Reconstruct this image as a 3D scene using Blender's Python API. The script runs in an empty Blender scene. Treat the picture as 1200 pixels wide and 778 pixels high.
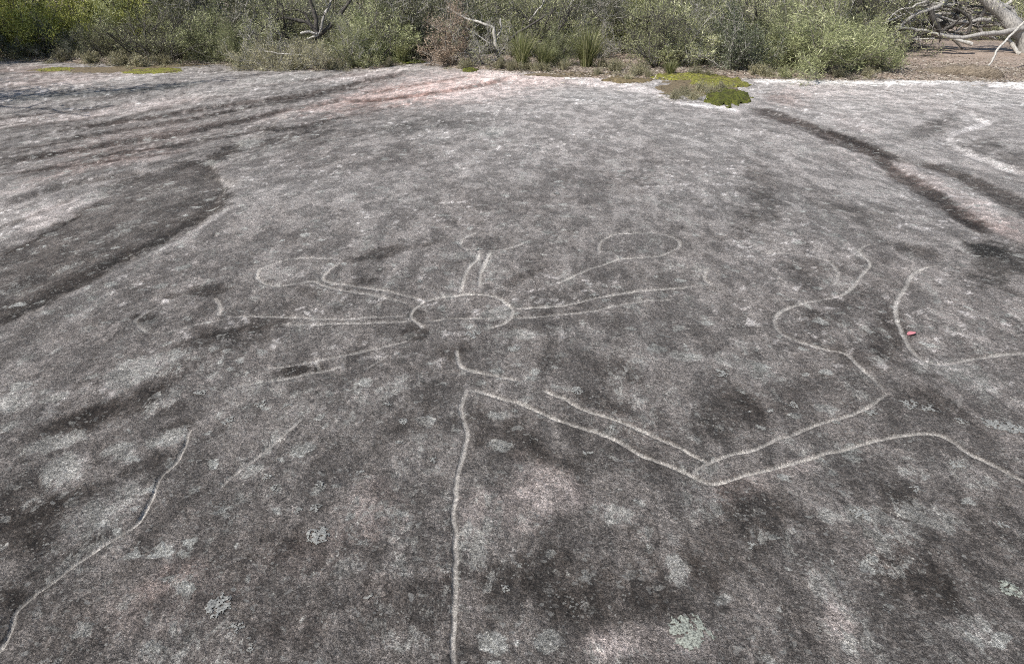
import bpy, math, random
import numpy as np
from mathutils import Vector

# ------------------------------------------------------------------ camera, sky, sun
SC = bpy.context.scene
COL = SC.collection
CAM_Z = 1.65
PITCH = math.radians(25.0)
FPX = 867.0                      # focal length in photo pixels (photo 1200 x 778)
cam_d = bpy.data.cameras.new('camera'); cam = bpy.data.objects.new('camera', cam_d); COL.objects.link(cam)
cam_d.sensor_width = 36.0; cam_d.lens = 36.0 * FPX / 1200.0
cam_d.clip_start = 0.05; cam_d.clip_end = 2000
cam.location = (0, 0, CAM_Z); cam.rotation_euler = (math.radians(90) - PITCH, 0, 0)
SC.camera = cam
SC.render.engine = 'CYCLES'; SC.cycles.use_denoising = False; SC.cycles.filter_width = 1.0; SC.cycles.max_bounces = 4; SC.cycles.diffuse_bounces = 3; SC.cycles.use_adaptive_sampling = True; SC.cycles.adaptive_threshold = 0.02; SC.cycles.transparent_max_bounces = 4
SC.render.resolution_x = 1024; SC.render.resolution_y = 663

SUN_EL = math.radians(46.0)
SUN_AZ = math.radians(-128.0)    # towards the sun, clockwise from +Y: left and behind the viewer
to_sun = Vector((math.sin(SUN_AZ) * math.cos(SUN_EL), math.cos(SUN_AZ) * math.cos(SUN_EL), math.sin(SUN_EL)))
W = bpy.data.worlds.new('World'); SC.world = W; W.use_nodes = True
nt = W.node_tree; nt.nodes.clear()
sky = nt.nodes.new('ShaderNodeTexSky'); sky.sky_type = 'NISHITA'; sky.sun_disc = False
sky.sun_elevation = SUN_EL; sky.sun_rotation = SUN_AZ
bg = nt.nodes.new('ShaderNodeBackground'); bg.inputs['Strength'].default_value = 0.10
wo = nt.nodes.new('ShaderNodeOutputWorld')
nt.links.new(sky.outputs[0], bg.inputs[0]); nt.links.new(bg.outputs[0], wo.inputs[0])
sl = bpy.data.lights.new('sun', 'SUN'); sl.energy = 4.6; sl.angle = math.radians(0.5); sl.color = (1.0, 0.95, 0.88)
sun = bpy.data.objects.new('sun', sl); COL.objects.link(sun)
sun.rotation_euler = (-to_sun).to_track_quat('-Z', 'Y').to_euler()
SC.view_settings.view_transform = 'Standard'; SC.view_settings.look = 'None'
SC.view_settings.exposure = 0.55; SC.view_settings.gamma = 1.0

# ------------------------------------------------------------------ helpers
CP, SP = math.cos(PITCH), math.sin(PITCH)

def project(x, y, z):
    """world -> photo pixels"""
    dz = z - CAM_Z
    fw = y * CP - dz * SP
    up = y * SP + dz * CP
    ok = fw > 0.05
    f = np.where(ok, fw, 1.0)
    px = np.where(ok, 600 + FPX * x / f, -9e4)
    py = np.where(ok, 389 - FPX * up / f, 9e4)
    return px, py

def hash01(ix, iy, seed):
    h = (ix.astype(np.int64) * 374761393 + iy.astype(np.int64) * 668265263 + seed * 974711) & 0xffffffff
    h = ((h ^ (h >> 13)) * 1274126177) & 0xffffffff
    h = h ^ (h >> 16)
    return (h & 0xffffff).astype(np.float64) / 16777216.0

def vnoise(x, y, seed=0):
    """gradient noise, about -1..1"""
    x = np.asarray(x, float); y = np.asarray(y, float)
    ix = np.floor(x); iy = np.floor(y); fx = x - ix; fy = y - iy
    ux = fx * fx * fx * (fx * (fx * 6 - 15) + 10); uy = fy * fy * fy * (fy * (fy * 6 - 15) + 10)
    def g(ox, oy):
        a = hash01(ix + ox, iy + oy, seed) * 6.2831853
        return np.cos(a) * (fx - ox) + np.sin(a) * (fy - oy)
    a = g(0, 0); b = g(1, 0); c = g(0, 1); d = g(1, 1)
    return 1.5 * ((a + (b - a) * ux) * (1 - uy) + (c + (d - c) * ux) * uy)

def fbm(x, y, oct=4, seed=0, gain=0.5):
    s = 0; a = 1; n = 0
    for k in range(oct):
        s = s + a * vnoise(x * 2 ** k + 17.3 * k, y * 2 ** k - 9.1 * k, seed + k); n += a; a *= gain
    return s / n

def sstep(a, b, x):
    t = np.clip((x - a) / (b - a), 0, 1); return t * t * (3 - 2 * t)

def seg_dist(X, Y, pts):
    """distance of points to a polyline, plus signed side (+ left of travel) and arc position 0..1"""
    best = np.full(X.shape, 1e9); side = np.zeros(X.shape); arc = np.zeros(X.shape)
    L = np.r_[0, np.cumsum(np.hypot(*np.diff(np.array(pts, float), axis=0).T))]
    for k in range(len(pts) - 1):
        ax, ay = pts[k]; bx, by = pts[k + 1]
        dx, dy = bx - ax, by - ay; l2 = dx * dx + dy * dy + 1e-12
        t = np.clip(((X - ax) * dx + (Y - ay) * dy) / l2, 0, 1)
        d = np.hypot(X - ax - t * dx, Y - ay - t * dy)
        m = d < best
        best = np.where(m, d, best)
        side = np.where(m, np.sign(dx * (Y - ay) - dy * (X - ax)), side)
        arc = np.where(m, (L[k] + t * (L[k + 1] - L[k])) / L[-1], arc)
    return best, side, arc

def smooth_line(pts, n=4):
    """Catmull-Rom through the points"""
    p = [np.array(q, float) for q in pts]
    if len(p) < 3: return [tuple(q) for q in p]
    p = [2 * p[0] - p[1]] + p + [2 * p[-1] - p[-2]]
    out = []
    for i in range(1, len(p) - 2):
        for k in range(n):
            t = k / n
            a, b, c, d = p[i - 1], p[i], p[i + 1], p[i + 2]
            out.append(tuple(0.5 * (2 * b + (c - a) * t + (2 * a - 5 * b + 4 * c - d) * t * t + (3 * b - a - 3 * c + d) * t ** 3)))
    out.append(tuple(p[-2]))
    return out

def mesh_np(name, V, F, mat=None, smooth=False, attrs=None):
    V = np.asarray(V, np.float32).reshape(-1, 3); F = np.asarray(F, np.int32)
    k = F.shape[1]
    me = bpy.data.meshes.new(name)
    me.vertices.add(len(V)); me.vertices.foreach_set('co', V.ravel())
    me.loops.add(F.size); me.loops.foreach_set('vertex_index', F.ravel())
    me.polygons.add(len(F)); me.polygons.foreach_set('loop_start', np.arange(0, F.size, k, dtype=np.int32))
    me.polygons.foreach_set('use_smooth', np.full(len(F), smooth))
    if attrs:
        for nm, (typ, data) in attrs.items():
            a = me.attributes.new(nm, typ, 'POINT')
            a.data.foreach_set('color' if 'COLOR' in typ else 'value', np.asarray(data, np.float32).ravel())
    me.update(calc_edges=True)
    if mat: me.materials.append(mat)
    return me

def obj(name, me, parent=None):
    o = bpy.data.objects.new(name, me); COL.objects.link(o)
    if parent: o.parent = parent
    return o

def empty(name, loc, rz=0.0, scale=1.0):
    o = bpy.data.objects.new(name, None); COL.objects.link(o)
    o.location = loc; o.rotation_euler = (0, 0, rz); o.scale = (scale,) * 3 if not isinstance(scale, tuple) else scale
    o.empty_display_size = 0.2
    return o

def tag(o, label, cat, group=None):
    o['label'] = label; o['category'] = cat
    if group: o['group'] = group
    return o

def lin(c):
    c = np.asarray(c, float) / 255.0
    return np.where(c <= 0.04045, c / 12.92, ((c + 0.055) / 1.055) ** 2.4)

class NT:
    def __init__(s, name):
        s.m = bpy.data.materials.new(name); s.m.use_nodes = True; s.t = s.m.node_tree; s.t.nodes.clear()
        s.out = s.n('ShaderNodeOutputMaterial')
    def n(s, typ, **kw):
        nd = s.t.nodes.new(typ)
        for k, v in kw.items():
            if k.startswith('i_'): nd.inputs[k[2:].replace('_', ' ')].default_value = v
            else: setattr(nd, k, v)
        return nd
    def l(s, a, b): s.t.links.new(a, b)
    def noise(s, vec, scale, detail=4, rough=0.6, dist=0.0):
        nd = s.n('ShaderNodeTexNoise'); nd.inputs['Scale'].default_value = scale; nd.inputs['Detail'].default_value = detail
        nd.inputs['Roughness'].default_value = rough; nd.inputs['Distortion'].default_value = dist
        s.l(vec, nd.inputs['Vector']); return nd.outputs['Fac']
    def grains(s, vec, scale):
        nd = s.n('ShaderNodeTexVoronoi'); nd.inputs['Scale'].default_value = scale; s.l(vec, nd.inputs['Vector'])
        sp = s.n('ShaderNodeSeparateColor'); s.l(nd.outputs['Color'], sp.inputs[0]); return sp.outputs[0]
    def mapr(s, v, a, b, c, d):
        nd = s.n('ShaderNodeMapRange'); s.l(v, nd.inputs['Value'])
        for k, q in zip(('From Min', 'From Max', 'To Min', 'To Max'), (a, b, c, d)): nd.inputs[k].default_value = q
        return nd.outputs['Result']
    def math(s, op, a, b=None):
        nd = s.n('ShaderNodeMath', operation=op)
        for i, q in enumerate((a, b)):
            if q is None: continue
            if isinstance(q, (int, float)): nd.inputs[i].default_value = q
            else: s.l(q, nd.inputs[i])
        return nd.outputs[0]
    def mul(s, col, fac):
        nd = s.n('ShaderNodeVectorMath', operation='SCALE'); s.l(col, nd.inputs[0]); s.l(fac, nd.inputs['Scale']); return nd.outputs[0]
    def mix(s, fac, a, b):
        nd = s.n('ShaderNodeMix', data_type='RGBA')
        if isinstance(fac, float): nd.inputs['Factor'].default_value = fac
        else: s.l(fac, nd.inputs['Factor'])
        for q, nm in ((a, 6), (b, 7)):
            if isinstance(q, tuple): nd.inputs[nm].default_value = (*q, 1)
            else: s.l(q, nd.inputs[nm])
        return nd.outputs[2]
    def val(s, v):
        nd = s.n('ShaderNodeValue'); nd.outputs[0].default_value = v; return nd.outputs[0]
    def rgb(s, c):
        nd = s.n('ShaderNodeRGB'); nd.outputs[0].default_value = (*c, 1); return nd.outputs[0]
    def pos(s): return s.n('ShaderNodeNewGeometry').outputs['Position']
    def objco(s): return s.n('ShaderNodeTexCoord').outputs['Object']
    def bump(s, h, strength, dist):
        nd = s.n('ShaderNodeBump'); nd.inputs['Strength'].default_value = strength; nd.inputs['Distance'].default_value = dist
        s.l(h, nd.inputs['Height']); return nd.outputs[0]
    def bsdf(s, col, rough=0.9, normal=None, spec=0.3):
        p = s.n('ShaderNodeBsdfPrincipled'); p.inputs['Roughness'].default_value = rough
        p.inputs['Specular IOR Level'].default_value = spec
        if isinstance(col, tuple): p.inputs['Base Color'].default_value = (*col, 1)
        else: s.l(col, p.inputs['Base Color'])
        if normal is not None: s.l(normal, p.inputs['Normal'])
        s.l(p.outputs[0], s.out.inputs['Surface']); return p

# ------------------------------------------------------------------ materials
def mat_rock():
    t = NT('sandstone'); p = t.pos()
    a = t.n('ShaderNodeAttribute', attribute_name='Col')
    # weathering is drawn out along the fall of the rock
    mp = t.n('ShaderNodeMapping'); mp.inputs['Scale'].default_value = (1, 0.48, 1); t.l(p, mp.inputs['Vector']); q = mp.outputs[0]
    fr = t.noise(p, 10, 10, 0.80)
    grit2 = t.noise(p, 95, 4, 0.8)
    f1 = t.mapr(fr, 0.34, 0.66, 0.76, 1.24)
    # sand grains and clumps of grains, each its own tone
    g1 = t.mapr(t.grains(p, 400), 0, 1, 0.42, 1.58)
    g2 = t.mapr(t.grains(p, 190), 0, 1, 0.58, 1.42)
    g3 = t.mapr(t.grains(p, 75), 0, 1, 0.74, 1.26)
    f = t.math('MULTIPLY', t.math('MULTIPLY', t.math('MULTIPLY', g1, g2), g3), f1)
    # crust patches with frayed edges: black crust against paler bare stone
    pt = t.mapr(t.noise(q, 5.2, 10, 0.74, 0.3), 0.470, 0.530, 0.70, 1.15)
    pt2 = t.mapr(t.noise(q, 15, 9, 0.76), 0.47, 0.54, 0.92, 1.06)
    f = t.math('MULTIPLY', f, t.math('MULTIPLY', pt, pt2))
    c = t.mul(a.outputs['Color'], f)
    # pale crusty flecks of lichen film between the grains
    fl = t.mapr(t.noise(q, 44, 8, 0.82, 0.4), 0.57, 0.66, 0.0, 1.0)
    big = t.mapr(t.noise(p, 2.1, 5, 0.7), 0.44, 0.60, 0.05, 0.60)
    c = t.mix(t.math('MULTIPLY', fl, big), c, t.mul(t.rgb((0.24, 0.236, 0.22)), f))
    # lichen crust: broken pale scabs where the crust grows
    cr = t.n('ShaderNodeAttribute', attribute_name='Crust').outputs['Fac']
    cv = t.math('ADD', t.noise(q, 26, 10, 0.80, 0.5), t.math('MULTIPLY', cr, 0.20))
    cv = t.math('MULTIPLY', t.mapr(cv, 0.590, 0.645, 0.0, 0.78), t.mapr(cr, 0.04, 0.25, 0.0, 1.0))
    c = t.mix(cv, c, t.mul(t.rgb((0.275, 0.268, 0.246)), f))
    # many small round lichen spots
    wv = t.n('ShaderNodeTexNoise'); wv.inputs['Scale'].default_value = 16; wv.inputs['Detail'].default_value = 5; t.l(p, wv.inputs['Vector'])
    off = t.n('ShaderNodeVectorMath', operation='MULTIPLY_ADD'); t.l(wv.outputs['Color'], off.inputs[0]); off.inputs[1].default_value = (.10, .10, .0); t.l(p, off.inputs[2])
    for sc_, thr, amt in ((6.5, 0.70, 0.9), (12.0, 0.68, 0.9)):
        vo = t.n('ShaderNodeTexVoronoi', voronoi_dimensions='2D'); vo.inputs['Scale'].default_value = sc_; t.l(off.outputs[0], vo.inputs['Vector'])
        sp = t.n('ShaderNodeSeparateColor'); t.l(vo.outputs['Color'], sp.inputs[0])
        rad = t.mapr(sp.outputs[0], thr, 1.0, 0.0, 0.34)
        inn = t.mapr(t.math('SUBTRACT', rad, t.math('ADD', vo.outputs['Distance'], t.mapr(t.noise(p, 60, 4, 0.8), 0.3, 0.7, -0.10, 0.12))), 0.0, 0.07, 0.0, amt)
        inn = t.math('MULTIPLY', inn, t.mapr(t.noise(p, 1.3, 3, 0.6), 0.44, 0.56, 0.25, 1.0))
        c = t.mix(inn, c, t.mul(t.rgb((0.31, 0.308, 0.285)), f))
    # bright single grains and crumbs of crust
    spk = t.math('MULTIPLY', t.mapr(t.grains(p, 150), 0.90, 0.95, 0.0, 0.85), t.mapr(t.noise(p, 7, 7, 0.75), 0.47, 0.60, 0.12, 1.0))
    c = t.mix(spk, c, (0.27, 0.265, 0.245))
    spk = t.math('MULTIPLY', t.mapr(t.grains(p, 70), 0.93, 0.96, 0.0, 0.7), t.mapr(t.noise(p, 5, 7, 0.75), 0.47, 0.60, 0.08, 1.0))
    c = t.mix(spk, c, (0.25, 0.246, 0.23))
    # dark pits
    pit = t.mapr(t.noise(p, 170, 4, 0.8), 0.33, 0.39, 0.8, 0.0)
    c = t.mix(pit, c, (0.022, 0.021, 0.020))
    # pecked and worn grooves: bare pale stone, frayed at the edges, a little smoother in tone
    gn = t.math('ADD', t.mapr(t.noise(p, 70, 6, 0.8), 0.3, 0.7, 0.62, 1.30), t.mapr(t.noise(p, 9, 3, 0.6), 0.35, 0.65, -0.20, 0.12))
    gv = t.mapr(t.math('MULTIPLY', a.outputs['Alpha'], gn), 0.10, 1.0, 0.0, 0.95)
    gm = t.n('ShaderNodeVectorMath', operation='MAXIMUM'); t.l(t.mul(a.outputs['Color'], t.val(1.5)), gm.inputs[0]); gm.inputs[1].default_value = (0.47, 0.445, 0.41)
    fs_ = t.math('ADD', t.math('MULTIPLY', t.math('SUBTRACT', f, 1.0), 0.6), 1.0)
    c = t.mix(gv, c, t.mul(gm.outputs[0], fs_))
    h = t.math('ADD', t.math('MULTIPLY', grit2, 0.8), t.math('MULTIPLY', t.noise(p, 34, 6, 0.75), 1.2))
    t.bsdf(c, 0.92, t.bump(h, 1.0, 0.016), 0.2)
    return t.m

def mat_leaf(name, base, dark, light, trans=0.35, rough=0.5):
    t = NT(name)
    v = t.n('ShaderNodeAttribute', attribute_name='var').outputs['Fac']
    oi = t.n('ShaderNodeObjectInfo').outputs['Random']
    c = t.mix(t.mapr(v, 0.0, 0.55, 0, 1), dark, base)
    c = t.mix(t.mapr(v, 0.55, 1.0, 0, 1), c, light)
    c = t.mul(c, t.mapr(oi, 0, 1, 0.72, 1.25))
    p = t.n('ShaderNodeBsdfPrincipled'); p.inputs['Roughness'].default_value = rough; p.inputs['Specular IOR Level'].default_value = 0.4
    t.l(c, p.inputs['Base Color'])
    tr = t.n('ShaderNodeBsdfTranslucent'); t.l(c, tr.inputs['Color'])
    mx = t.n('ShaderNodeMixShader'); mx.inputs[0].default_value = trans
    t.l(p.outputs[0], mx.inputs[1]); t.l(tr.outputs[0], mx.inputs[2]); t.l(mx.outputs[0], t.out.inputs['Surface'])
    return t.m

def mat_bark(name, a, b, scale=30):
    t = NT(name); p = t.objco()
    mp = t.n('ShaderNodeMapping'); mp.inputs['Scale'].default_value = (1, 1, 0.3); t.l(p, mp.inputs['Vector'])
    f = t.noise(mp.outputs[0], scale, 5, 0.7)
    c = t.mix(t.mapr(f, 0.35, 0.65, 0, 1), a, b)
    t.bsdf(c, 0.85, t.bump(f, 0.6, 0.01), 0.25)
    return t.m

def mat_noise(name, a, b, scale, lo=0.35, hi=0.65, bump=0.5, dist=0.01, rough=0.9, c3=None, s3=3, world=True):
    t = NT(name); p = t.pos() if world else t.objco()
    f = t.noise(p, scale, 6, 0.7)
    c = t.mix(t.mapr(f, lo, hi, 0, 1), a, b)
    if c3: c = t.mix(t.mapr(t.noise(p, s3, 4, 0.6), 0.5, 0.66, 0, 0.8), c, c3)
    t.bsdf(c, rough, t.bump(f, bump, dist), 0.2)
    return t.m

M_ROCK = mat_rock()
M_SOIL = mat_noise('soil', (0.16, 0.125, 0.10), (0.44, 0.36, 0.30), 34, 0.34, 0.66, 0.8, 0.03, 0.95, (0.25, 0.19, 0.145), 1.4)
M_LICHEN = mat_noise('lichen_crust', (0.07, 0.07, 0.066), (0.31, 0.31, 0.29), 150, 0.36, 0.60, 0.8, 0.006)
M_LICHEN_G = mat_noise('green_lichen_crust', (0.06, 0.061, 0.054), (0.34, 0.36, 0.31), 150, 0.37, 0.60, 0.8, 0.006)
M_MOSS = mat_noise('moss', (0.025, 0.028, 0.008), (0.16, 0.175, 0.03), 24, 0.36, 0.64, 1.0, 0.04, 0.9, (0.05, 0.045, 0.02), 6)
M_MOSSY = mat_noise('yellow_moss', (0.06, 0.058, 0.02), (0.30, 0.30, 0.06), 24, 0.36, 0.64, 1.0, 0.04, 0.9, (0.13, 0.10, 0.06), 4)
M_BARK_D = mat_bark('dark_bark', (0.030, 0.027, 0.024), (0.12, 0.11, 0.10))
M_BARK_G = mat_bark('grey_bark', (0.16, 0.15, 0.14), (0.42, 0.40, 0.37))
M_DEADW = mat_bark('bleached_wood', (0.20, 0.185, 0.165), (0.55, 0.53, 0.49))
M_TWIG = mat_bark('twig', (0.10, 0.09, 0.075), (0.30, 0.27, 0.23))
M_LF_GREY = mat_leaf('leaf_grey_green', (0.31, 0.325, 0.155), (0.05, 0.056, 0.027), (0.68, 0.67, 0.43), 0.28)
M_LF_OLIVE = mat_leaf('leaf_olive', (0.265, 0.285, 0.135), (0.045, 0.052, 0.025), (0.56, 0.57, 0.34), 0.28)
M_LF_YEL = mat_leaf('leaf_yellow_green', (0.40, 0.42, 0.12), (0.11, 0.12, 0.035), (0.62, 0.62, 0.24), 0.45)
M_LF_DARK = mat_leaf('leaf_dark', (0.10, 0.115, 0.065), (0.035, 0.04, 0.024), (0.30, 0.31, 0.23))
M_LF_BROWN = mat_leaf('leaf_dead_brown', (0.44, 0.34, 0.25), (0.20, 0.14, 0.10), (0.66, 0.55, 0.44))
M_LF_STRAW = mat_leaf('leaf_straw', (0.30, 0.28, 0.17), (0.11, 0.10, 0.06), (0.52, 0.49, 0.34))
M_LF_SHADE = mat_leaf('leaf_thicket_shade', (0.16, 0.165, 0.095), (0.04, 0.043, 0.024), (0.42, 0.42, 0.28), 0.35)  # leaf colour darkened to stand for shade between the shrubs
M_GRASS = mat_leaf('tussock_blade', (0.22, 0.24, 0.09), (0.09, 0.10, 0.04), (0.50, 0.48, 0.28), 0.4)
M_LITTER = mat_leaf('litter', (0.27, 0.23, 0.18), (0.09, 0.07, 0.055), (0.50, 0.46, 0.40), 0.1, 0.8)
M_SLAB = mat_noise('brown_stone', (0.10, 0.08, 0.058), (0.32, 0.265, 0.205), 30, 0.34, 0.66, 1.0, 0.05)
M_REDLEAF = mat_noise('red_leaf', (0.34, 0.09, 0.11), (0.56, 0.28, 0.29), 160, 0.3, 0.7, 0.4, 0.002, 0.5)

# ------------------------------------------------------------------ terrain height
def h_broad(x, y):
    r = np.hypot(x, y)
    h = 0.10 * np.exp(-((x - 0.4) / 3.6) ** 2) * sstep(2.0, 6.0, y) * (1 - 0.8 * sstep(8, 15, y)) 
    h = h + 0.050 * fbm(x * 0.28 + 3.1, y * 0.22 + 1.7, 3, 11)
    h = h - 0.10 * sstep(2.0, 5.5, -x - 0.15 * y + 0.8) * (1 - sstep(11, 16, y)) * sstep(0.5, 3, y)
    return h

def march(px, py, hfun):
    """photo pixels -> ground points: first hit of each pixel's ray with the ground"""
    px = np.atleast_1d(np.asarray(px, float)); py = np.atleast_1d(np.asarray(py, float))
    u = (px - 600) / FPX; v = (389 - py) / FPX
    dx = u; dy = CP + v * SP; dz = -SP + v * CP
    n = np.sqrt(dx * dx + dy * dy + dz * dz); dx, dy, dz = dx / n, dy / n, dz / n
    T = np.geomspace(1.0, 90.0, 900)
    X = dx[:, None] * T; Y = dy[:, None] * T; Z = CAM_Z + dz[:, None] * T
    D = Z - hfun(X, Y)
    hit = D < 0
    i = np.where(hit.any(1), hit.argmax(1), len(T) - 1); i = np.maximum(i, 1)
    k = np.arange(len(px)); d0 = D[k, i - 1]; d1 = D[k, i]
    w = np.clip(d0 / (d0 - d1 + 1e-12), 0, 1)
    t = T[i - 1] + w * (T[i] - T[i - 1])
    return dx * t, dy * t, CAM_Z + dz * t

def to_ground(pts, hfun=h_broad):
    a = np.array(pts, float); x, y, z = march(a[:, 0], a[:, 1], hfun)
    return list(zip(x, y))

# bedding ledges and runnels (photo pixels): polyline, depth m, half width m
LEDGES = [
 ([(-60,200),(0,190),(67,180),(134,169),(200,160),(247,150),(294,140),(351,125)], 0.035, 0.13),
 ([(77,152),(167,140),(234,128.5),(294,120),(354,112),(400,103.5),(425,96),(462,89),(487,82)], 0.035, 0.15),
 ([(400,120),(450,117),(490,112),(525,107),(565,100),(600,91)], 0.03, 0.12),
 ([(60,167),(134,155),(174,149),(234,138.5),(284,127)], 0.02, 0.10),
 ([(-40,250),(0,242),(33,230),(67,220),(134,207),(170,201)], 0.03, 0.10),
 ([(294,150),(334,153),(367,148),(385,143)], 0.025, 0.10),
 ([(347,130),(375,123),(400,117)], 0.02, 0.10),
 ([(0,346),(60,318),(110,300)], 0.015, 0.06),
 ([(870,128.5),(900,133.5),(934,143.5),(954,152),(977,163.6),(1014,175),(1034,189),(1047.5,204),(1074,217),(1101,234),(1121,250.6),(1151,267),(1171,276),(1200,290)], 0.022, 0.13),
 ([(967,152),(994,163.6),(1027,175),(1057.5,189),(1101,197),(1134,210.5),(1161,224),(1184.6,237),(1230,258)], 0.02, 0.13),
 ([(1134,128.5),(1144.5,140),(1161,145),(1144.5,148.6),(1118,157),(1111,167),(1131,179),(1161,190),(1200,204),(1240,216)], 0.035, 0.10),
]
LEDGE_W = [(to_ground(smooth_line(p, 2)), d, w) for p, d, w in LEDGES]
EDGE_PX = [(330,140),(296,163),(252,186),(246,192),(267,222),(262,240),(234,262),(187,289),(134,315),(67,350),(0,384),(-80,425)]
EDGE_W = to_ground(EDGE_PX)

def h_rock(x, y, fine=False):
    x = np.asarray(x, float); y = np.asarray(y, float)
    h = h_broad(x, y)
    wx = x + 0.08 * vnoise(x * 1.7, y * 1.7, 71); wy = y + 0.08 * vnoise(x * 1.7 + 40, y * 1.7, 72)
    for pts, d, w in LEDGE_W:
        a = np.array(pts); m = (x > a[:, 0].min() - 4 * w) & (x < a[:, 0].max() + 4 * w) & (y > a[:, 1].min() - 4 * w) & (y < a[:, 1].max() + 4 * w)
        if m.any():
            dd, s, arc = seg_dist(wx[m], wy[m], pts)
            prof = np.exp(-(dd / w) ** 2) * sstep(0, 0.08, arc) * sstep(0, 0.08, 1 - arc)
            h[m] -= d * prof
    # the broken rim of the dark runnel: rock stands a little higher on its right
    a = np.array(EDGE_W); m = (x > a[:, 0].min() - 2) & (x < a[:, 0].max() + 2) & (y > a[:, 1].min() - 2) & (y < a[:, 1].max() + 2)
    if m.any():
        dd, s, arc = seg_dist(x[m] + 0.16 * fbm(x[m] * 3, y[m] * 3, 3, 5), y[m] + 0.22 * fbm(x[m] * 3, y[m] * 3, 3, 6), EDGE_W)
        sd = dd * s
        h[m] += 0.018 * np.tanh(sd / 0.05) * np.exp(-dd / 0.6)
    h = h + 0.010 * fbm(x * 1.3, y * 1.1, 3, 31)
    return h

# edge of the rock platform by azimuth
BND = [(-200,64),(0,70),(60,72),(100,75),(200,76),(260,75),(300,80),(370,81),(440,79),(500,71),(530,79),(600,83),(660,87),(720,92),(780,92),(830,92),(880,91),(930,92),(1000,93),(1100,93),(1200,95),(1400,99)]
bw = np.array(to_ground(BND)); B_TH = np.degrees(np.arctan2(bw[:, 0], bw[:, 1])); B_R = np.hypot(bw[:, 0], bw[:, 1])
def r_bound(x, y):
    th = np.degrees(np.arctan2(x, y))
    return np.interp(th, np.r_[-180, B_TH, 180], np.r_[19, B_R, 19])
def s_soil(x, y):
    return np.hypot(x, y) - r_bound(x, y) + 0.75 * fbm(x * 0.8, y * 0.8, 4, 55) + 0.12
def h_soil(x, y):
    s = s_soil(x, y)
    return h_rock(x, y) + 0.05 * np.tanh(s / 0.35) + 0.02 * np.clip(s, 0, 4) * fbm(x * 0.8, y * 0.8, 3, 66) + 0.012 * np.clip(s, 0, 40)
def h_ground(x, y):
    x = np.asarray(x, float); y = np.asarray(y, float)
    return np.maximum(h_rock(x, y), h_soil(x, y))

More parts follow.
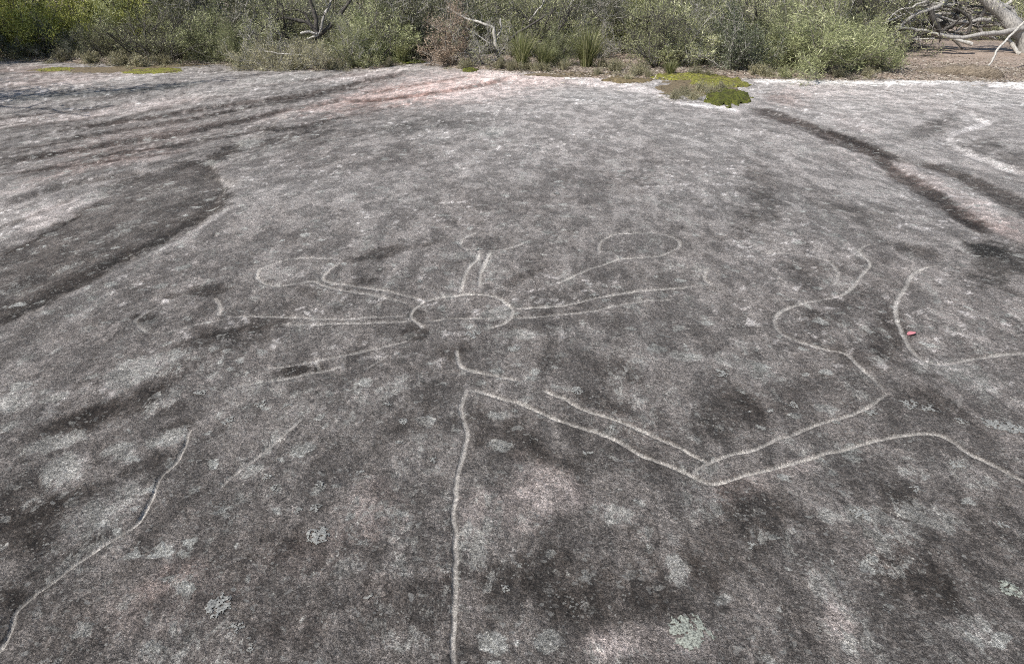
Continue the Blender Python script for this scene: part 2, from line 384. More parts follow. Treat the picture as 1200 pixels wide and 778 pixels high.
# ------------------------------------------------------------------ the engravings (photo pixels)
ENG = [
 ('small_figure', 'engraved figure with an oval body and thin looped limbs ground into the rock', [
  # px polyline, half width m, strength
  ([(497.7,352.3),(510.5,349.3),(533.7,346),(554,344.6),(574.8,346),(587.7,351),(595.4,357.7),(602,362)], .020, 1.0),
  ([(602,362),(599,370),(592.8,377.5),(582.5,381.4),(569.7,384)], .020, .9),
  ([(497.7,352.3),(487.4,360.8),(481.7,367.2),(482.3,373.7),(490,379),(495,384)], .019, .8),
  ([(497.7,376.2),(515.7,375),(533.7,373),(560,373),(578,373)], .018, .6),
  ([(397.6,307.5),(387,315),(377,325.5),(387,330.7),(420,336),(433.4,337.7),(454,340.8),(477,346.7),(497.7,352.3)], .018, .85),
  ([(396,302.4),(364,302.4),(343.7,302.4),(320.5,308.8),(305,315),(300,323),(307.7,330.7),(323,335),(343.6,332.5),(364,329.4),(373,332),(392.5,338.4),(420,343),(431,344),(456.6,350.5),(474.5,354.4)], .019, .8),
  ([(251,350),(256,354),(257.5,361.5),(255,369)], .020, .75),
  ([(184,360),(166,369),(158.5,377),(171,388.5),(189,390),(210,386),(233,379.5),(253.6,375.7)], .018, .5),
  ([(260,369),(274,371),(297,370),(325.6,371),(361.6,373),(410,373.7),(438.6,371),(479.7,370)], .017, .6),
  ([(331,380),(367,380),(400,378.8),(433.4,378),(479.7,376.2)], .019, .75),
  ([(305,433),(318,431.7),(338.5,429),(369,423),(400,417),(430,410.5),(452,406),(478,399)], .018, .65),
  ([(277,452.8),(305,447),(336,443),(377,435),(403,429.7)], .019, .65),
  ([(369.4,424.5),(374.5,433.5)], .018, .42), ([(400,420.7),(402.8,428.4)], .018, .40),
  ([(428,433),(441,424),(454,416)], .014, .55),
  ([(562,296.6),(558,304),(549,314.6),(544,323.5),(541.4,333.8),(538.8,342)], .019, .85),
  ([(574.8,294),(568.4,306.8),(563.2,319.7),(561.2,335)], .021, .95),
  ([(562,296.6),(558,292.7),(546.5,292.2),(540,287.6),(541.4,281),(549,276),(560,272)], .018, .6),
  ([(572,294),(590,292),(605.7,288),(617,283.7)], .018, .65),
  ([(602,362),(621,360.3),(646.8,358.8),(670,356.2),(689.4,351),(715,346),(748.5,340.8),(776.8,338.5),(810,336)], .020, .95),
  ([(599,372.4),(618.5,372),(634,370.6),(658.6,368.5),(689.4,365),(722.8,358),(753.7,353),(787,351)], .017, .65),
  ([(702,297),(702,286),(710,278.6),(722.8,274.7),(748.5,272.6),(774,274),(789.7,278.6),(797.4,286.3),(789.7,292.7),(771.7,299.6),(748.5,301.7),(728,303),(710,309),(686.8,316.6),(668.8,324.8),(650.8,333)], .019, .85),
  ([(827,316),(825.5,325),(832,334)], .022, .9),
 ]),
 ('large_outline', 'large engraved animal outline with a long pointed bent leg and curved back', [
  ([(535,410.7),(537,423.4),(545,431.8),(573.8,438.5),(607,445.8)], .017, .8),
  ([(637,457),(658,466),(678.6,477.7),(704,486),(737.7,498),(768.5,512.4),(799.4,526.5),(830,542.5)], .014, .95),
  ([(547,457.8),(567,460),(593.8,468.5),(620.5,477.6),(645,488),(670.8,497.7),(704,508.5),(730,520),(753,534),(778.8,543),(807,556),(825,565),(843,565.6),(871,557.4),(897,551),(906.7,548),(938.7,540),(960,533),(978.7,528),(1008,521),(1040,513),(1064,509.3),(1096,508.8),(1114.7,517),(1136,530.7),(1168,546.7),(1199,562.7),(1240,584)], .016, 1.0),
  ([(811,557.4),(817.4,548.4),(830,542),(858.5,531.7),(884,526.5),(909,514.7),(933,506.7),(960,496),(986.7,489.3),(1008,481.3),(1024,472),(1039,461)], .015, .9),
  ([(547,457.8),(542,468.5),(541,485),(547,507),(543.7,530),(537,553.7),(533.7,580.5),(532,604),(533,620),(534,653),(533,693),(531.7,733),(531.7,800)], .017, .8),
 ]),
 ('curved_outline', 'engraved wavy body outline curling beside the red leaf, ending at a pointed tip', [
  ([(891,296.7),(922.4,296.7),(947.8,299.6),(967.6,305),(979,313.7),(981.8,325),(976,333.5)], .020, .55),
  ([(899.8,350),(916.7,350.5),(942,350)], .016, .35),
  ([(1030,286),(1012.9,288),(1007,295.3),(1015.7,303.8),(1018.5,311),(1010,322),(1001.5,333.5),(990,343.4),(973.3,349),(950.7,353.3),(928,359),(914,366),(908.3,373),(909.7,384.4),(919.6,392.9),(939.4,401.3),(964.8,408.4),(990,414),(1004.4,426.8),(1021.3,442.3),(1036,456)], .019, .8),
 ]),
 ('arc_outline', 'engraved open arc with a red leaf lying on its line', [
  ([(1101.9,311.7),(1086.4,312.9),(1075,318),(1066.6,325),(1061,337.7),(1051,351.9),(1049.6,366),(1052.4,378.7),(1061,398.5),(1069.4,412.6),(1083.5,422.5),(1103,426.8),(1140,420.6),(1176.8,415.5),(1205,414),(1240,418)], .020, .85),
 ]),
 ('slanting_groove', 'short straight slanting groove with pinkish floor beside lichen spots', [
  ([(355,489),(347,496.5),(321,518),(299.7,535.5),(278,553),(256,572.5)], .015, .6),
 ]),
]
CRACK = [(222,505),(215,524.7),(204,544),(186.7,561.6),(178,583),(165,607),(152,620),(117,640.6),(86.9,661.5),(56.5,685.4),(21.7,713.6),(13,735),(0,761),(-30,790)]
ENG.append(('winding_groove', 'thin pale winding groove running down past pale lichen crust', [(CRACK, .0125, 1.0)]))

# ------------------------------------------------------------------ stains, colour and painted-in shade of the rock (photo pixels)
# cx, cy, rx, ry, rot deg, change of grey, pinkness
ST = [
 (640,565,50,26,30,30,5),(600,600,45,28,0,20,4),(556,640,22,26,0,30,1),(555,590,22,26,0,10,2),(722,604,26,11,15,24,1),(755,625,13,13,0,18,1),
 (792,668,13,26,-32,30,1),(770,752,95,24,0,24,3),(700,760,40,18,0,15,3),(1010,603,46,15,12,30,0),(968,604,16,11,20,24,0),(1040,640,42,30,32,20,2),
 (1085,605,46,15,18,28,0),(962,690,13,26,-30,28,2),(985,728,26,22,20,26,5),(1130,742,42,16,15,16,0),(930,626,16,12,20,16,0),(1130,440,46,20,25,22,0),
 (1150,385,70,45,0,10,1),(1125,552,40,16,20,18,0),(1100,430,35,9,0,25,0),(870,572,50,16,-12,12,3),(930,547,40,10,-15,10,3),(820,590,25,20,0,14,1),
 (770,470,45,22,10,14,1),(740,500,45,14,22,12,2),(700,400,55,20,10,8,0),(805,418,22,6,5,34,0),(870,425,35,8,12,20,0),(900,440,40,8,15,18,0),
 (850,490,50,28,-20,-13,0),(905,470,44,20,-22,-12,0),(720,432,42,17,10,-20,0),(700,470,40,12,18,-20,0),(610,520,80,24,22,-18,0),(490,505,55,35,0,-10,0),
 (700,690,130,45,0,-12,0),(470,720,60,48,0,-14,0),(885,600,48,36,25,-20,0),(1080,680,62,30,30,-20,0),(830,640,40,48,0,-12,0),(1052,592,30,26,35,-18,0),
 (1100,472,45,14,10,-16,0),(1040,395,28,30,0,-20,0),(1000,345,40,12,-20,-10,0),(960,375,26,12,0,-16,0),(948,312,26,12,0,-16,0),(1178,308,46,26,10,-34,-2),
 (1160,292,24,10,10,-22,-1),(892,228,22,48,-8,-20,0),(870,262,18,20,0,-16,0),(1000,248,62,14,15,-16,0),(1080,296,34,8,14,-24,0),(1010,420,60,14,15,-14,0),
 (30,615,55,42,-28,-20,0),(90,492,85,16,-18,-15,0),(60,560,30,12,-20,-16,0),(205,437,66,10,-27,-18,0),(125,482,70,14,-15,-20,0),(12,700,20,14,0,-25,0),
 (210,502,30,10,-22,-25,0),(230,402,60,8,-14,-18,0),(205,480,25,9,-15,-20,0),(70,590,80,12,-24,-18,0),(170,545,35,8,-20,-18,0),(100,640,60,8,-26,-16,0),
 (150,440,40,16,-20,28,0),(185,420,40,8,-15,22,0),(18,472,32,11,-8,26,0),(62,466,26,7,-12,26,0),(200,512,34,11,-22,50,0),(78,552,36,20,-15,38,0),
 (65,520,40,10,-15,24,0),(142,530,24,13,-10,28,0),(130,590,62,15,-24,24,0),(90,610,40,10,-25,20,0),(40,590,20,8,-20,18,0),(110,620,55,12,-26,20,0),
 (243,340,26,8,-8,-30,0),(200,347,12,4,0,-26,0),(171,373,13,6,-5,-30,0),(284,397,46,15,-14,-15,0),(243,389,18,8,0,-22,0),(313,377,26,8,0,-14,0),
 (349,435,26,6,-8,-32,0),(362,342,22,8,0,-18,0),(450,296,52,7,-12,-28,0),(431,330,22,5,0,-22,0),(575,287,26,7,0,-14,0),(611,325,30,5,-26,-18,0),
 (487,370,10,8,0,-18,0),(523,411,32,11,0,-22,0),(487,392,16,9,0,-24,0),(585,367,26,9,-18,34,1),(544,300,26,5,0,24,0),(608,393,30,7,0,28,0),(545,380,40,6,0,12,0),
 (480,445,30,12,-10,18,0),(460,455,22,14,-30,20,0),(350,470,50,22,-15,10,0),(300,455,60,10,-12,14,0),(270,480,40,10,-15,12,0),
 (430,600,45,35,0,10,4),(360,650,80,30,-15,-2,2),(200,700,90,40,-20,4,2),(200,680,40,18,-20,6,5),(150,730,80,30,-20,4,1),(350,735,40,25,0,-6,1),(440,690,40,22,0,6,1),
 (500,710,28,18,-20,14,0),(480,750,28,22,20,18,0),(520,690,16,60,0,10,1),(555,700,12,50,0,8,1),(640,680,60,40,0,-8,0),
 # far middle
 (720,200,90,25,-5,-6,0),(640,230,120,22,-6,-6,0),(480,180,50,16,-8,-8,0),(545,140,35,10,-6,-16,-1),(470,150,60,8,-8,-14,-1),(578,156,16,8,0,36,0),
 (600,120,60,12,-8,10,2),(700,115,80,12,6,14,0),(830,170,60,10,12,8,0),(560,110,60,8,-10,14,3),(510,112,50,7,-8,14,5),(470,105,50,8,-10,10,5),(540,97,60,9,-10,12,7),(620,92,70,7,2,14,5),(720,100,60,6,8,26,4),
 (430,88,60,6,-8,22,5),(330,92,70,6,-6,22,2),(390,122,60,8,-10,16,5),(330,134,50,8,-12,14,3),(290,168,16,6,-10,30,0),(247,192,9,4,0,40,0),(310,178,40,8,-15,16,0),
 (63,250,40,12,-20,24,4),(120,226,36,7,-20,20,1),(134,274,42,6,-28,20,1),(40,215,40,6,-18,10,3),(130,190,90,8,-10,10,5),(60,140,80,7,-6,14,3),(200,118,90,6,-8,16,3),
 (160,128,90,6,-8,10,3),(260,108,60,5,-6,22,2),(100,92,90,6,-4,14,3),(30,82,40,6,0,2,8),(95,100,130,5,-7,16,1),
 (500,100,120,18,-12,6,8),(560,108,100,14,-8,6,7),(440,118,90,14,-14,4,5),(640,96,80,9,0,4,5),(140,170,120,20,-14,2,4),(60,95,90,10,-4,2,5),
 # right far slab
 (1000,120,90,18,5,16,2),(1080,115,90,12,3,14,2),(960,108,50,9,5,14,4),(930,112,30,8,0,-8,4),(1150,112,50,14,5,16,0),(1088,154,34,10,-14,-24,0),(1105,140,22,6,-20,-14,0),(1151,172,26,9,-4,-22,0),(1186,186,24,11,8,-24,0),
 (1040,150,60,12,20,14,1),(1000,145,40,8,18,12,3),(1100,180,60,10,15,10,1),(920,118,30,7,10,-6,6),
 (1080,210,40,9,24,18,7),(1150,250,40,14,30,22,8),(1185,270,30,14,20,14,8),(1010,190,50,10,20,14,2),(990,182,40,8,24,14,1),(1060,240,50,10,20,8,1),
]
# dark and pale bands, with ledge and tree shade painted in: polyline, half width px at start, at end, change of grey, pinkness
BANDS = [
 ([(-20,155),(40,147),(90,141),(150,133)], 1.6, 1.4, -34, 1),([(-20,143),(60,133),(120,127)], 1.4, 1.2, -30, 1),([(100,185),(200,172),(280,158),(330,148)], 2, 2, -36, 1),
 ([(-20,208),(60,197),(140,188),(230,176)], 2, 1.8, -32, 1),([(150,162),(230,150),(300,138),(350,128)], 1.6, 1.6, -34, 2),([(180,145),(260,133),(330,120),(400,108),(440,100)], 1.5, 1.5, -36, 2),
 ([(420,112),(470,103),(520,95),(560,88)], 1.4, 1.4, -34, 3),([(-20,275),(40,252),(90,232)], 2.5, 2, -30, 0),([(0,302),(50,277),(100,250)], 2.5, 2, -30, 0),([(230,112),(300,102),(370,93),(430,86)], 1.2, 1.2, -26, 2),
 ([(-20,178),(60,170),(120,160)], 1.6, 1.4, -28, 1),([(300,160),(360,146),(420,134),(470,124)], 1.6, 1.4, -26, 1),([(210,198),(270,180),(320,168)], 2, 2, -24, 0),
 ([(872,129),(900,133.5),(934,143.5),(954,152),(977,163.6),(1014,175),(1034,189),(1047.5,204),(1074,217),(1101,234),(1121,250.6),(1151,267),(1171,276)], 6, 11, -66, 3),
 ([(967,152),(994,163.6),(1027,175),(1057.5,189)], 4, 5, -54, 0),
 ([(1075,192),(1101,197),(1134,210.5),(1161,224),(1184.6,237),(1215,252)], 5, 13, -60, 1),
 ([(1134,128.5),(1144.5,140),(1161,145),(1144.5,148.6),(1118,157),(1111,167),(1131,179),(1161,190),(1200,204)], 2.8, 4.8, 34, 0),
 ([(0,190),(67,180),(134,169),(200,160),(247,150),(294,140),(351,125)], 3.6, 3.4, -52, 0),  # from here: shadows of the bedding ledges, painted as dark lines
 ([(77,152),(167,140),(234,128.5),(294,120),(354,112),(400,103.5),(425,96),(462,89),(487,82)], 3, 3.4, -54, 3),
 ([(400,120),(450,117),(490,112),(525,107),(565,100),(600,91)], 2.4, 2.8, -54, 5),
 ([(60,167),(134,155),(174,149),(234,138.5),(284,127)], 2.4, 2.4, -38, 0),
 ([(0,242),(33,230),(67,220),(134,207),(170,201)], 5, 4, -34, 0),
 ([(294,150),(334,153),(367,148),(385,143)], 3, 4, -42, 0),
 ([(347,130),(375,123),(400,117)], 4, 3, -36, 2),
 ([(0,122),(33,114),(80,111),(134,108),(200,102),(247,95)], 6, 2.5, -26, -5),  # bluish darkening painted along the left tree's cast shadow
 ([(0,165),(60,155),(130,140)], 3, 2, -14, 0),([(30,205),(100,190),(180,178),(260,168)], 3, 3, -12, 0),
 ([(300,170),(340,160),(400,140)], 5, 3, -14, 0),([(330,175),(360,165),(395,150)], 3, 2, -20, 0),
 ([(20,292),(67,262),(110,242),(140,215),(190,200),(240,190)], 5, 5, -12, 0),
 ([(260,235),(234,256),(187,283),(134,308),(67,342),(0,376)], 7, 12, -20, 0),
 ([(275,228),(266,245),(238,266),(190,293),(137,319),(70,354)], 2.5, 3.5, 12, 0),
 ([(790,121),(833,125),(868,131)], 2.6, 2.6, 70, 3),
 ([(965,97),(1040,98),(1100,96),(1155,96)], 3.4, 3.0, 85, 4),([(1155,98),(1200,101),(1260,104)], 4.5, 4.5, 80, 5),([(880,94),(940,96),(975,97.5)], 2.6, 2.6, 65, 3),
 ([(730,97),(775,112),(790,121)], 2, 2, 26, 3),
 ([(1010,300),(1040,290),(1090,285)], 4, 3, 12, 0),([(1050,262),(1085,268),(1110,275)], 3, 3, 20, 0),
 ([(860,300),(885,293),(900,292)], 3, 3, 20, 0),
]
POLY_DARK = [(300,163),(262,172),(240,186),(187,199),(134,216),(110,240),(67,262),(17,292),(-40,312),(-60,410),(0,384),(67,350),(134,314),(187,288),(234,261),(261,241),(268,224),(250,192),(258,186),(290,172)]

def inside(X, Y, poly):
    r = np.zeros(X.shape, bool); n = len(poly)
    for i in range(n):
        x1, y1 = poly[i]; x2, y2 = poly[(i + 1) % n]
        c = ((y1 > Y) != (y2 > Y)) & (X < (x2 - x1) * (Y - y1) / (y2 - y1 + 1e-9) + x1)
        r ^= c
    return r

def rock_paint(x, y, z):
    px, py = project(x, y, z)
    r = np.hypot(x, y)
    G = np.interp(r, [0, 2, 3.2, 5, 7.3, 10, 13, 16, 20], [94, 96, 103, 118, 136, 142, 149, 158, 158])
    pink = 3.0 + 2.5 * fbm(x * 0.7, y * 0.6, 2, 91)
    # mottling of crust and bare stone, drawn out along the fall of the rock
    G = G + 14 * fbm(x * 1.5, y * 0.9, 3, 101)
    m = fbm(x * 6.6 + 9, y * 3.0, 5, 111, 0.75)
    G = G + 26 * m
    blot = fbm(x * 3.6 + 50, y * 1.8, 6, 121, 0.74)
    crust = 0.55 * sstep(0.06, 0.30, blot)
    G = G + 5 * sstep(0.08, 0.22, blot) - 12 * sstep(0.08, 0.22, -blot)
    fleck = fbm(x * 10 + 3, y * 8 + 7, 4, 131, 0.7)
    fleck_area = sstep(-0.1, 0.25, fbm(x * 0.8, y * 0.7 + 4, 2, 141))
    G = G + 58 * sstep(0.23, 0.33, fleck) * fleck_area * sstep(2.2, 4.0, r)
    # streaky bedding on the far left
    bend = 0.5 * fbm(x * 0.25, y * 0.25, 2, 152)
    s = x * 0.87 - y * 0.49 + bend; q = x * 0.49 + y * 0.87
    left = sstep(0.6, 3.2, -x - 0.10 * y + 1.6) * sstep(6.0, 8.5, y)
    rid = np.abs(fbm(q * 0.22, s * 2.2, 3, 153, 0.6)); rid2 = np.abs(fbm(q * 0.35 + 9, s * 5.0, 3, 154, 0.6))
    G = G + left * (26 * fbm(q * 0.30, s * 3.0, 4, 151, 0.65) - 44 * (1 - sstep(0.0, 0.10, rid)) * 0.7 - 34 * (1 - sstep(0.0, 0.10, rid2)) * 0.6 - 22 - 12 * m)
    # placed stains: edges frayed by noise
    k = np.clip(r, 2, 16)
    wpx = fbm(x * 3.4, y * 3.1, 6, 161, 0.78) * 1.5
    wpy = fbm(x * 3.1 + 30, y * 3.1, 5, 162, 0.7)
    for cx, cy, rx, ry, rot, dG, pk in ST:
        mx = max(rx, ry) * 2.0
        i = np.where((np.abs(px - cx) < mx) & (np.abs(py - cy) < mx))[0]
        if not len(i): continue
        c, sn = math.cos(math.radians(rot)), math.sin(math.radians(rot))
        dx, dy = px[i] - cx, py[i] - cy
        u = (dx * c + dy * sn) / rx; v = (-dx * sn + dy * c) / ry
        d = np.sqrt(u * u + v * v) + 0.62 * wpx[i] + 0.55 * m[i]
        f = 1 - sstep(0.5, 1.25, d)
        lich = dG > 0 and pk <= 2
        if lich: crust[i] = np.maximum(crust[i], min(1.0, dG / 32.0) * f)
        G[i] += (0.8 if lich else 1.5) * dG * f; pink[i] += pk * 2.0 * f
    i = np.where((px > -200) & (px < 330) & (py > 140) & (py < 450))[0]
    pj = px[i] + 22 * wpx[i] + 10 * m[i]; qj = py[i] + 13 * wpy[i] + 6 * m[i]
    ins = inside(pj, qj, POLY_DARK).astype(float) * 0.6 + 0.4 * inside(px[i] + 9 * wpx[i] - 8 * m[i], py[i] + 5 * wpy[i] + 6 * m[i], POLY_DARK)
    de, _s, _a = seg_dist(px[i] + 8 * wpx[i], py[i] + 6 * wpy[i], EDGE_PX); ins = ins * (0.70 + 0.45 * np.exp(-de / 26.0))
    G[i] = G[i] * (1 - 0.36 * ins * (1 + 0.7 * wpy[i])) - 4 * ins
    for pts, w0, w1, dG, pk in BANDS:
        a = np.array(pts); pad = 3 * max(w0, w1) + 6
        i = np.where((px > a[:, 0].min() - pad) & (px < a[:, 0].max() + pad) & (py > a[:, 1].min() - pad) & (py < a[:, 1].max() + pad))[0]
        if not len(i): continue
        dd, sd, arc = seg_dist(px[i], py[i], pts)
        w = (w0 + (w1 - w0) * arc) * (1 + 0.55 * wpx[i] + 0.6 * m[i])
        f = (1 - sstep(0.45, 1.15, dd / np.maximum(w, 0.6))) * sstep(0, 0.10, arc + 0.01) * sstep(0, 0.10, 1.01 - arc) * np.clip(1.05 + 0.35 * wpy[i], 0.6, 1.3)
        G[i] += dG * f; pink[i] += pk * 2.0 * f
    return np.clip(G, 44, 215), pink, np.clip(crust, 0, 1)

# ------------------------------------------------------------------ the rock platform, one carved sheet
th = np.r_[np.arange(-180, -75, 4.0), np.arange(-75, -46, 0.6), np.arange(-46, 46, 0.11), np.arange(46, 75, 0.6), np.arange(75, 180, 4.0)]
el = np.r_[np.arange(86, 62, -1.5), np.arange(62, 50, -0.25), np.arange(50, 4.25, -0.085), np.arange(4.25, 3.0, -0.25)]
R = CAM_Z / np.tan(np.radians(el))
TH, RR = np.meshgrid(np.radians(th), R)
X = (RR * np.sin(TH)).ravel(); Y = (RR * np.cos(TH)).ravel()
Zb = h_rock(X, Y)
groove = np.zeros(X.shape); gid = np.full(X.shape, -1, int); LINE_OF = []
gx = X + 0.008 * fbm(X * 10, Y * 10, 3, 201, .6); gy = Y + 0.008 * fbm(X * 10 + 5, Y * 10, 3, 202, .6)
wear = 1.0 + 0.42 * fbm(X * 4.0, Y * 4.0, 5, 203, 0.7)
for gi, (nm, lab, lines) in enumerate(ENG):
    for pts, hw, stg in lines:
        LINE_OF.append(gi)
        wl = to_ground(smooth_line(pts, 4), h_rock); a = np.array(wl); pad = hw * 3.5
        i = np.where((X > a[:, 0].min() - pad) & (X < a[:, 0].max() + pad) & (Y > a[:, 1].min() - pad) & (Y < a[:, 1].max() + pad))[0]
        if not len(i): continue
        dd, sd, arc = seg_dist(gx[i], gy[i], wl)
        w = hw * (0.28 + 0.23 * wear[i]) + 0.0010 * np.hypot(X[i], Y[i])
        f = (1 - sstep(0.30, 1.30, dd / w)) * (0.10 + 0.92 * stg) * np.clip(wear[i], 0.45, 1.12) * (0.55 + 0.45 * sstep(0, 0.05, arc) * sstep(0, 0.05, 1 - arc))
        b = f > groove[i]
        groove[i] = np.where(b, f, groove[i]); gid[i] = np.where(b & (f > 0.08), len(LINE_OF) - 1, gid[i])
def h_micro(x, y): return 0.0060 * fbm(x * 9, y * 9, 4, 211, 0.65) + 0.0032 * np.abs(vnoise(x * 24, y * 24, 212))
micro = h_micro(X, Y)
Z = Zb + micro - 0.009 * groove
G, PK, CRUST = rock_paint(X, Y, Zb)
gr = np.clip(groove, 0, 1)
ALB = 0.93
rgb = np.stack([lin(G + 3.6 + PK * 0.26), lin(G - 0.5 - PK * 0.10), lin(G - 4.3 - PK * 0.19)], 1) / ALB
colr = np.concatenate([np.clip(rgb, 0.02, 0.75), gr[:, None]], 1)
nr, nc = len(el), len(th)
idx = np.arange(nr * nc).reshape(nr, nc)
nxt = np.roll(idx, -1, 1)
Fq = np.stack([idx[:-1], idx[1:], nxt[1:], nxt[:-1]], 2).reshape(-1, 4)
gm = gid[Fq]; face_g = np.where((gm >= 0).sum(1) >= 3, gm.max(1), -1)
VV = np.stack([X, Y, Z], 1)
def sub_obj(name, mask):
    f = Fq[mask]; u, inv = np.unique(f, return_inverse=True)
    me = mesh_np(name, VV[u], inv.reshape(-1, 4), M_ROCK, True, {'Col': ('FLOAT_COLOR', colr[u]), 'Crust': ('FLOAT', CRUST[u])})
    return obj(name, me)
rock = sub_obj('rock_platform', face_g < 0); rock['kind'] = 'structure'
for gi, (nm, lab, lines) in enumerate(ENG):
    ids = [k for k, g_ in enumerate(LINE_OF) if g_ == gi and (face_g == k).sum() > 3]
    onm = {'small_figure': 'engraved_figure', 'slanting_groove': 'engraved_groove', 'winding_groove': 'engraved_groove'}.get(nm, 'engraved_outline')
    if len(ids) == 1: o = sub_obj(onm, face_g == ids[0])
    else:
        o = empty(onm, tuple(VV[Fq[face_g == ids[0]][0, 0]])); bpy.context.view_layer.update()
        for k in ids:
            c_ = sub_obj('groove', face_g == k); c_.parent = o; c_.matrix_parent_inverse = o.matrix_world.inverted()
    tag(o, lab, 'engraving')

# soil beyond the platform, out to the horizon
ths = np.radians(np.r_[np.arange(-180, -60, 3.0), np.arange(-60, 60, 0.35), np.arange(60, 180, 3.0)])
rs = np.r_[np.arange(11, 26, 0.09), np.geomspace(26, 600, 50)]
TS, RS = np.meshgrid(ths, rs); xs = (RS * np.sin(TS)).ravel(); ys = (RS * np.cos(TS)).ravel()
zs = h_soil(xs, ys) + 0.012 * fbm(xs * 5, ys * 5, 3, 77)
zs = np.where(s_soil(xs, ys) < -0.6, h_rock(xs, ys) - 0.12, zs)
n1, n2 = len(rs), len(ths); ix = np.arange(n1 * n2).reshape(n1, n2); nx = np.roll(ix, -1, 1)
fs = np.stack([ix[:-1], ix[1:], nx[1:], nx[:-1]], 2).reshape(-1, 4)
soil = obj('soil', mesh_np('soil', np.stack([xs, ys, zs], 1), fs, M_SOIL, True)); soil['kind'] = 'structure'

def ground_at(px, py):
    x, y, z = march([px], [py], h_ground); return float(x[0]), float(y[0]), float(z[0])
def gz(x, y): return float(h_ground(np.array([x]), np.array([y]))[0])

# ------------------------------------------------------------------ lichen rosettes
rng = np.random.default_rng(7)
LICH = [(373,628,18,1),(257,710,18,1),(276,737,12,0),(294,761,7,0),(808,740,32,2),(235,460,10,0),(468,519,8,0),(472,494,8,1),(508,539.5,8,0),(374,568,9,0),
 (323,572,10,0),(313,559,9,0),(422,552,8,0),(370,595,10,0),(350,599,9,0),(453,475,9,0),(306,473,10,0),(337,476,8,0),(268,493,11,0),(676,458,10,1),(602,409,11,1),
 (689,532,10,0),(603,482,7,0),(797,329,10,1),(695,346,10,0),(711,353,9,0),(1163,497,14,1),(1187,503,16,1),(1127,494,9,0),(1065,474,15,0),(1087,478,13,0),
 (980,495,6,1),(1020,484,11,0),(578,157,14,0),(554,392,14,0),(575,327,12,0),(1183,690,15,2),(1010,603,20,0),(1022,655,8,1),(432,700,9,0),(592,690,9,0),
 (845,437,12,0),(1075,575,12,0),(1176,616,8,0),(880,640,9,0),(760,641,6,0),(655,227,12,0),(560,292,9,0),(1120,545,14,0),(930,475,9,0),(490,330,8,0),(715,500,13,0)]
for k, (lx, ly, rp, kind) in enumerate(LICH):
    x0, y0, z0 = ground_at(lx, ly)
    dist = math.sqrt(x0 * x0 + y0 * y0 + (CAM_Z - z0) ** 2); rad = rp * dist / FPX * 0.95
    n = 56; g = np.linspace(-1.25, 1.25, n)
    gx_, gy_ = np.meshgrid(g, g)
    u = x0 + gx_ * rad; v = y0 + gy_ * rad * rng.uniform(0.9, 1.25)
    a = np.arctan2(gy_, gx_); d = np.hypot(gx_, gy_)
    sd = k * 13
    lobes = 0.78 + 0.30 * fbm(gx_ * 2.2 + sd, gy_ * 2.2, 3, 300 + k, 0.7) + 0.12 * vnoise(a * 2.5 + sd, d * 0 + sd, 301)
    body = lobes - d
    holes = fbm(gx_ * 3.0 + sd, gy_ * 3.0, 5, 401, 0.8)
    keep = (body > 0) & (holes < (0.0 if kind == 0 else 0.10) + 0.30 * np.clip(body, 0, .5))
    zz = (h_rock(u.ravel(), v.ravel()) + h_micro(u.ravel(), v.ravel())).reshape(u.shape) + 0.0012 * np.clip(body * 6, 0, 1) + 0.0012 + 0.0020 * np.abs(fbm(gx_ * 9 + sd, gy_ * 9, 2, 402))
    fi = np.arange(n * n).reshape(n, n)
    F4 = np.stack([fi[:-1, :-1], fi[:-1, 1:], fi[1:, 1:], fi[1:, :-1]], 2).reshape(-1, 4)
    km = keep[:-1, :-1] & keep[1:, 1:] & keep[:-1, 1:] & keep[1:, :-1]
    lab_ = np.zeros(km.shape, int); cur = 0; best_, bn = 0, 0
    for si, sj in zip(*np.nonzero(km)):
        if lab_[si, sj]: continue
        cur += 1; st = [(si, sj)]; lab_[si, sj] = cur; cnt = 0
        while st:
            ci_, cj = st.pop(); cnt += 1
            for ni, nj in ((ci_ + 1, cj), (ci_ - 1, cj), (ci_, cj + 1), (ci_, cj - 1)):
                if 0 <= ni < km.shape[0] and 0 <= nj < km.shape[1] and km[ni, nj] and not lab_[ni, nj]: lab_[ni, nj] = cur; st.append((ni, nj))
        if cnt > bn: best_, bn = cur, cnt
    F4 = F4[(lab_ == best_).ravel() & km.ravel()]
    if not len(F4): continue
    un, inv = np.unique(F4, return_inverse=True); P = np.stack([u, v, zz], 2).reshape(-1, 3)[un]
    base = np.array([x0, y0, z0])
    o = obj('lichen', mesh_np('lichen', P - base, inv.reshape(-1, 4), M_LICHEN_G if kind == 2 else M_LICHEN, True)); o.location = base
    if k == 0: tag(o, 'pale twin-lobed lichen rosette on dark rock, largest between groove and vertical line', 'lichen')
    elif k == 1: tag(o, 'solid pale round lichen patch with a ring-shaped one beside it', 'lichen')
    elif k == 4: tag(o, 'broad pale green lichen crust on pinkish rock', 'lichen')
    elif rp >= 12: tag(o, 'wide pale grey crust of lichen on the rock', 'lichen', 'wide lichen crusts on the rock')
    else: tag(o, 'small pale grey lichen spot on the rock', 'lichen', 'small lichen spots on the rock')

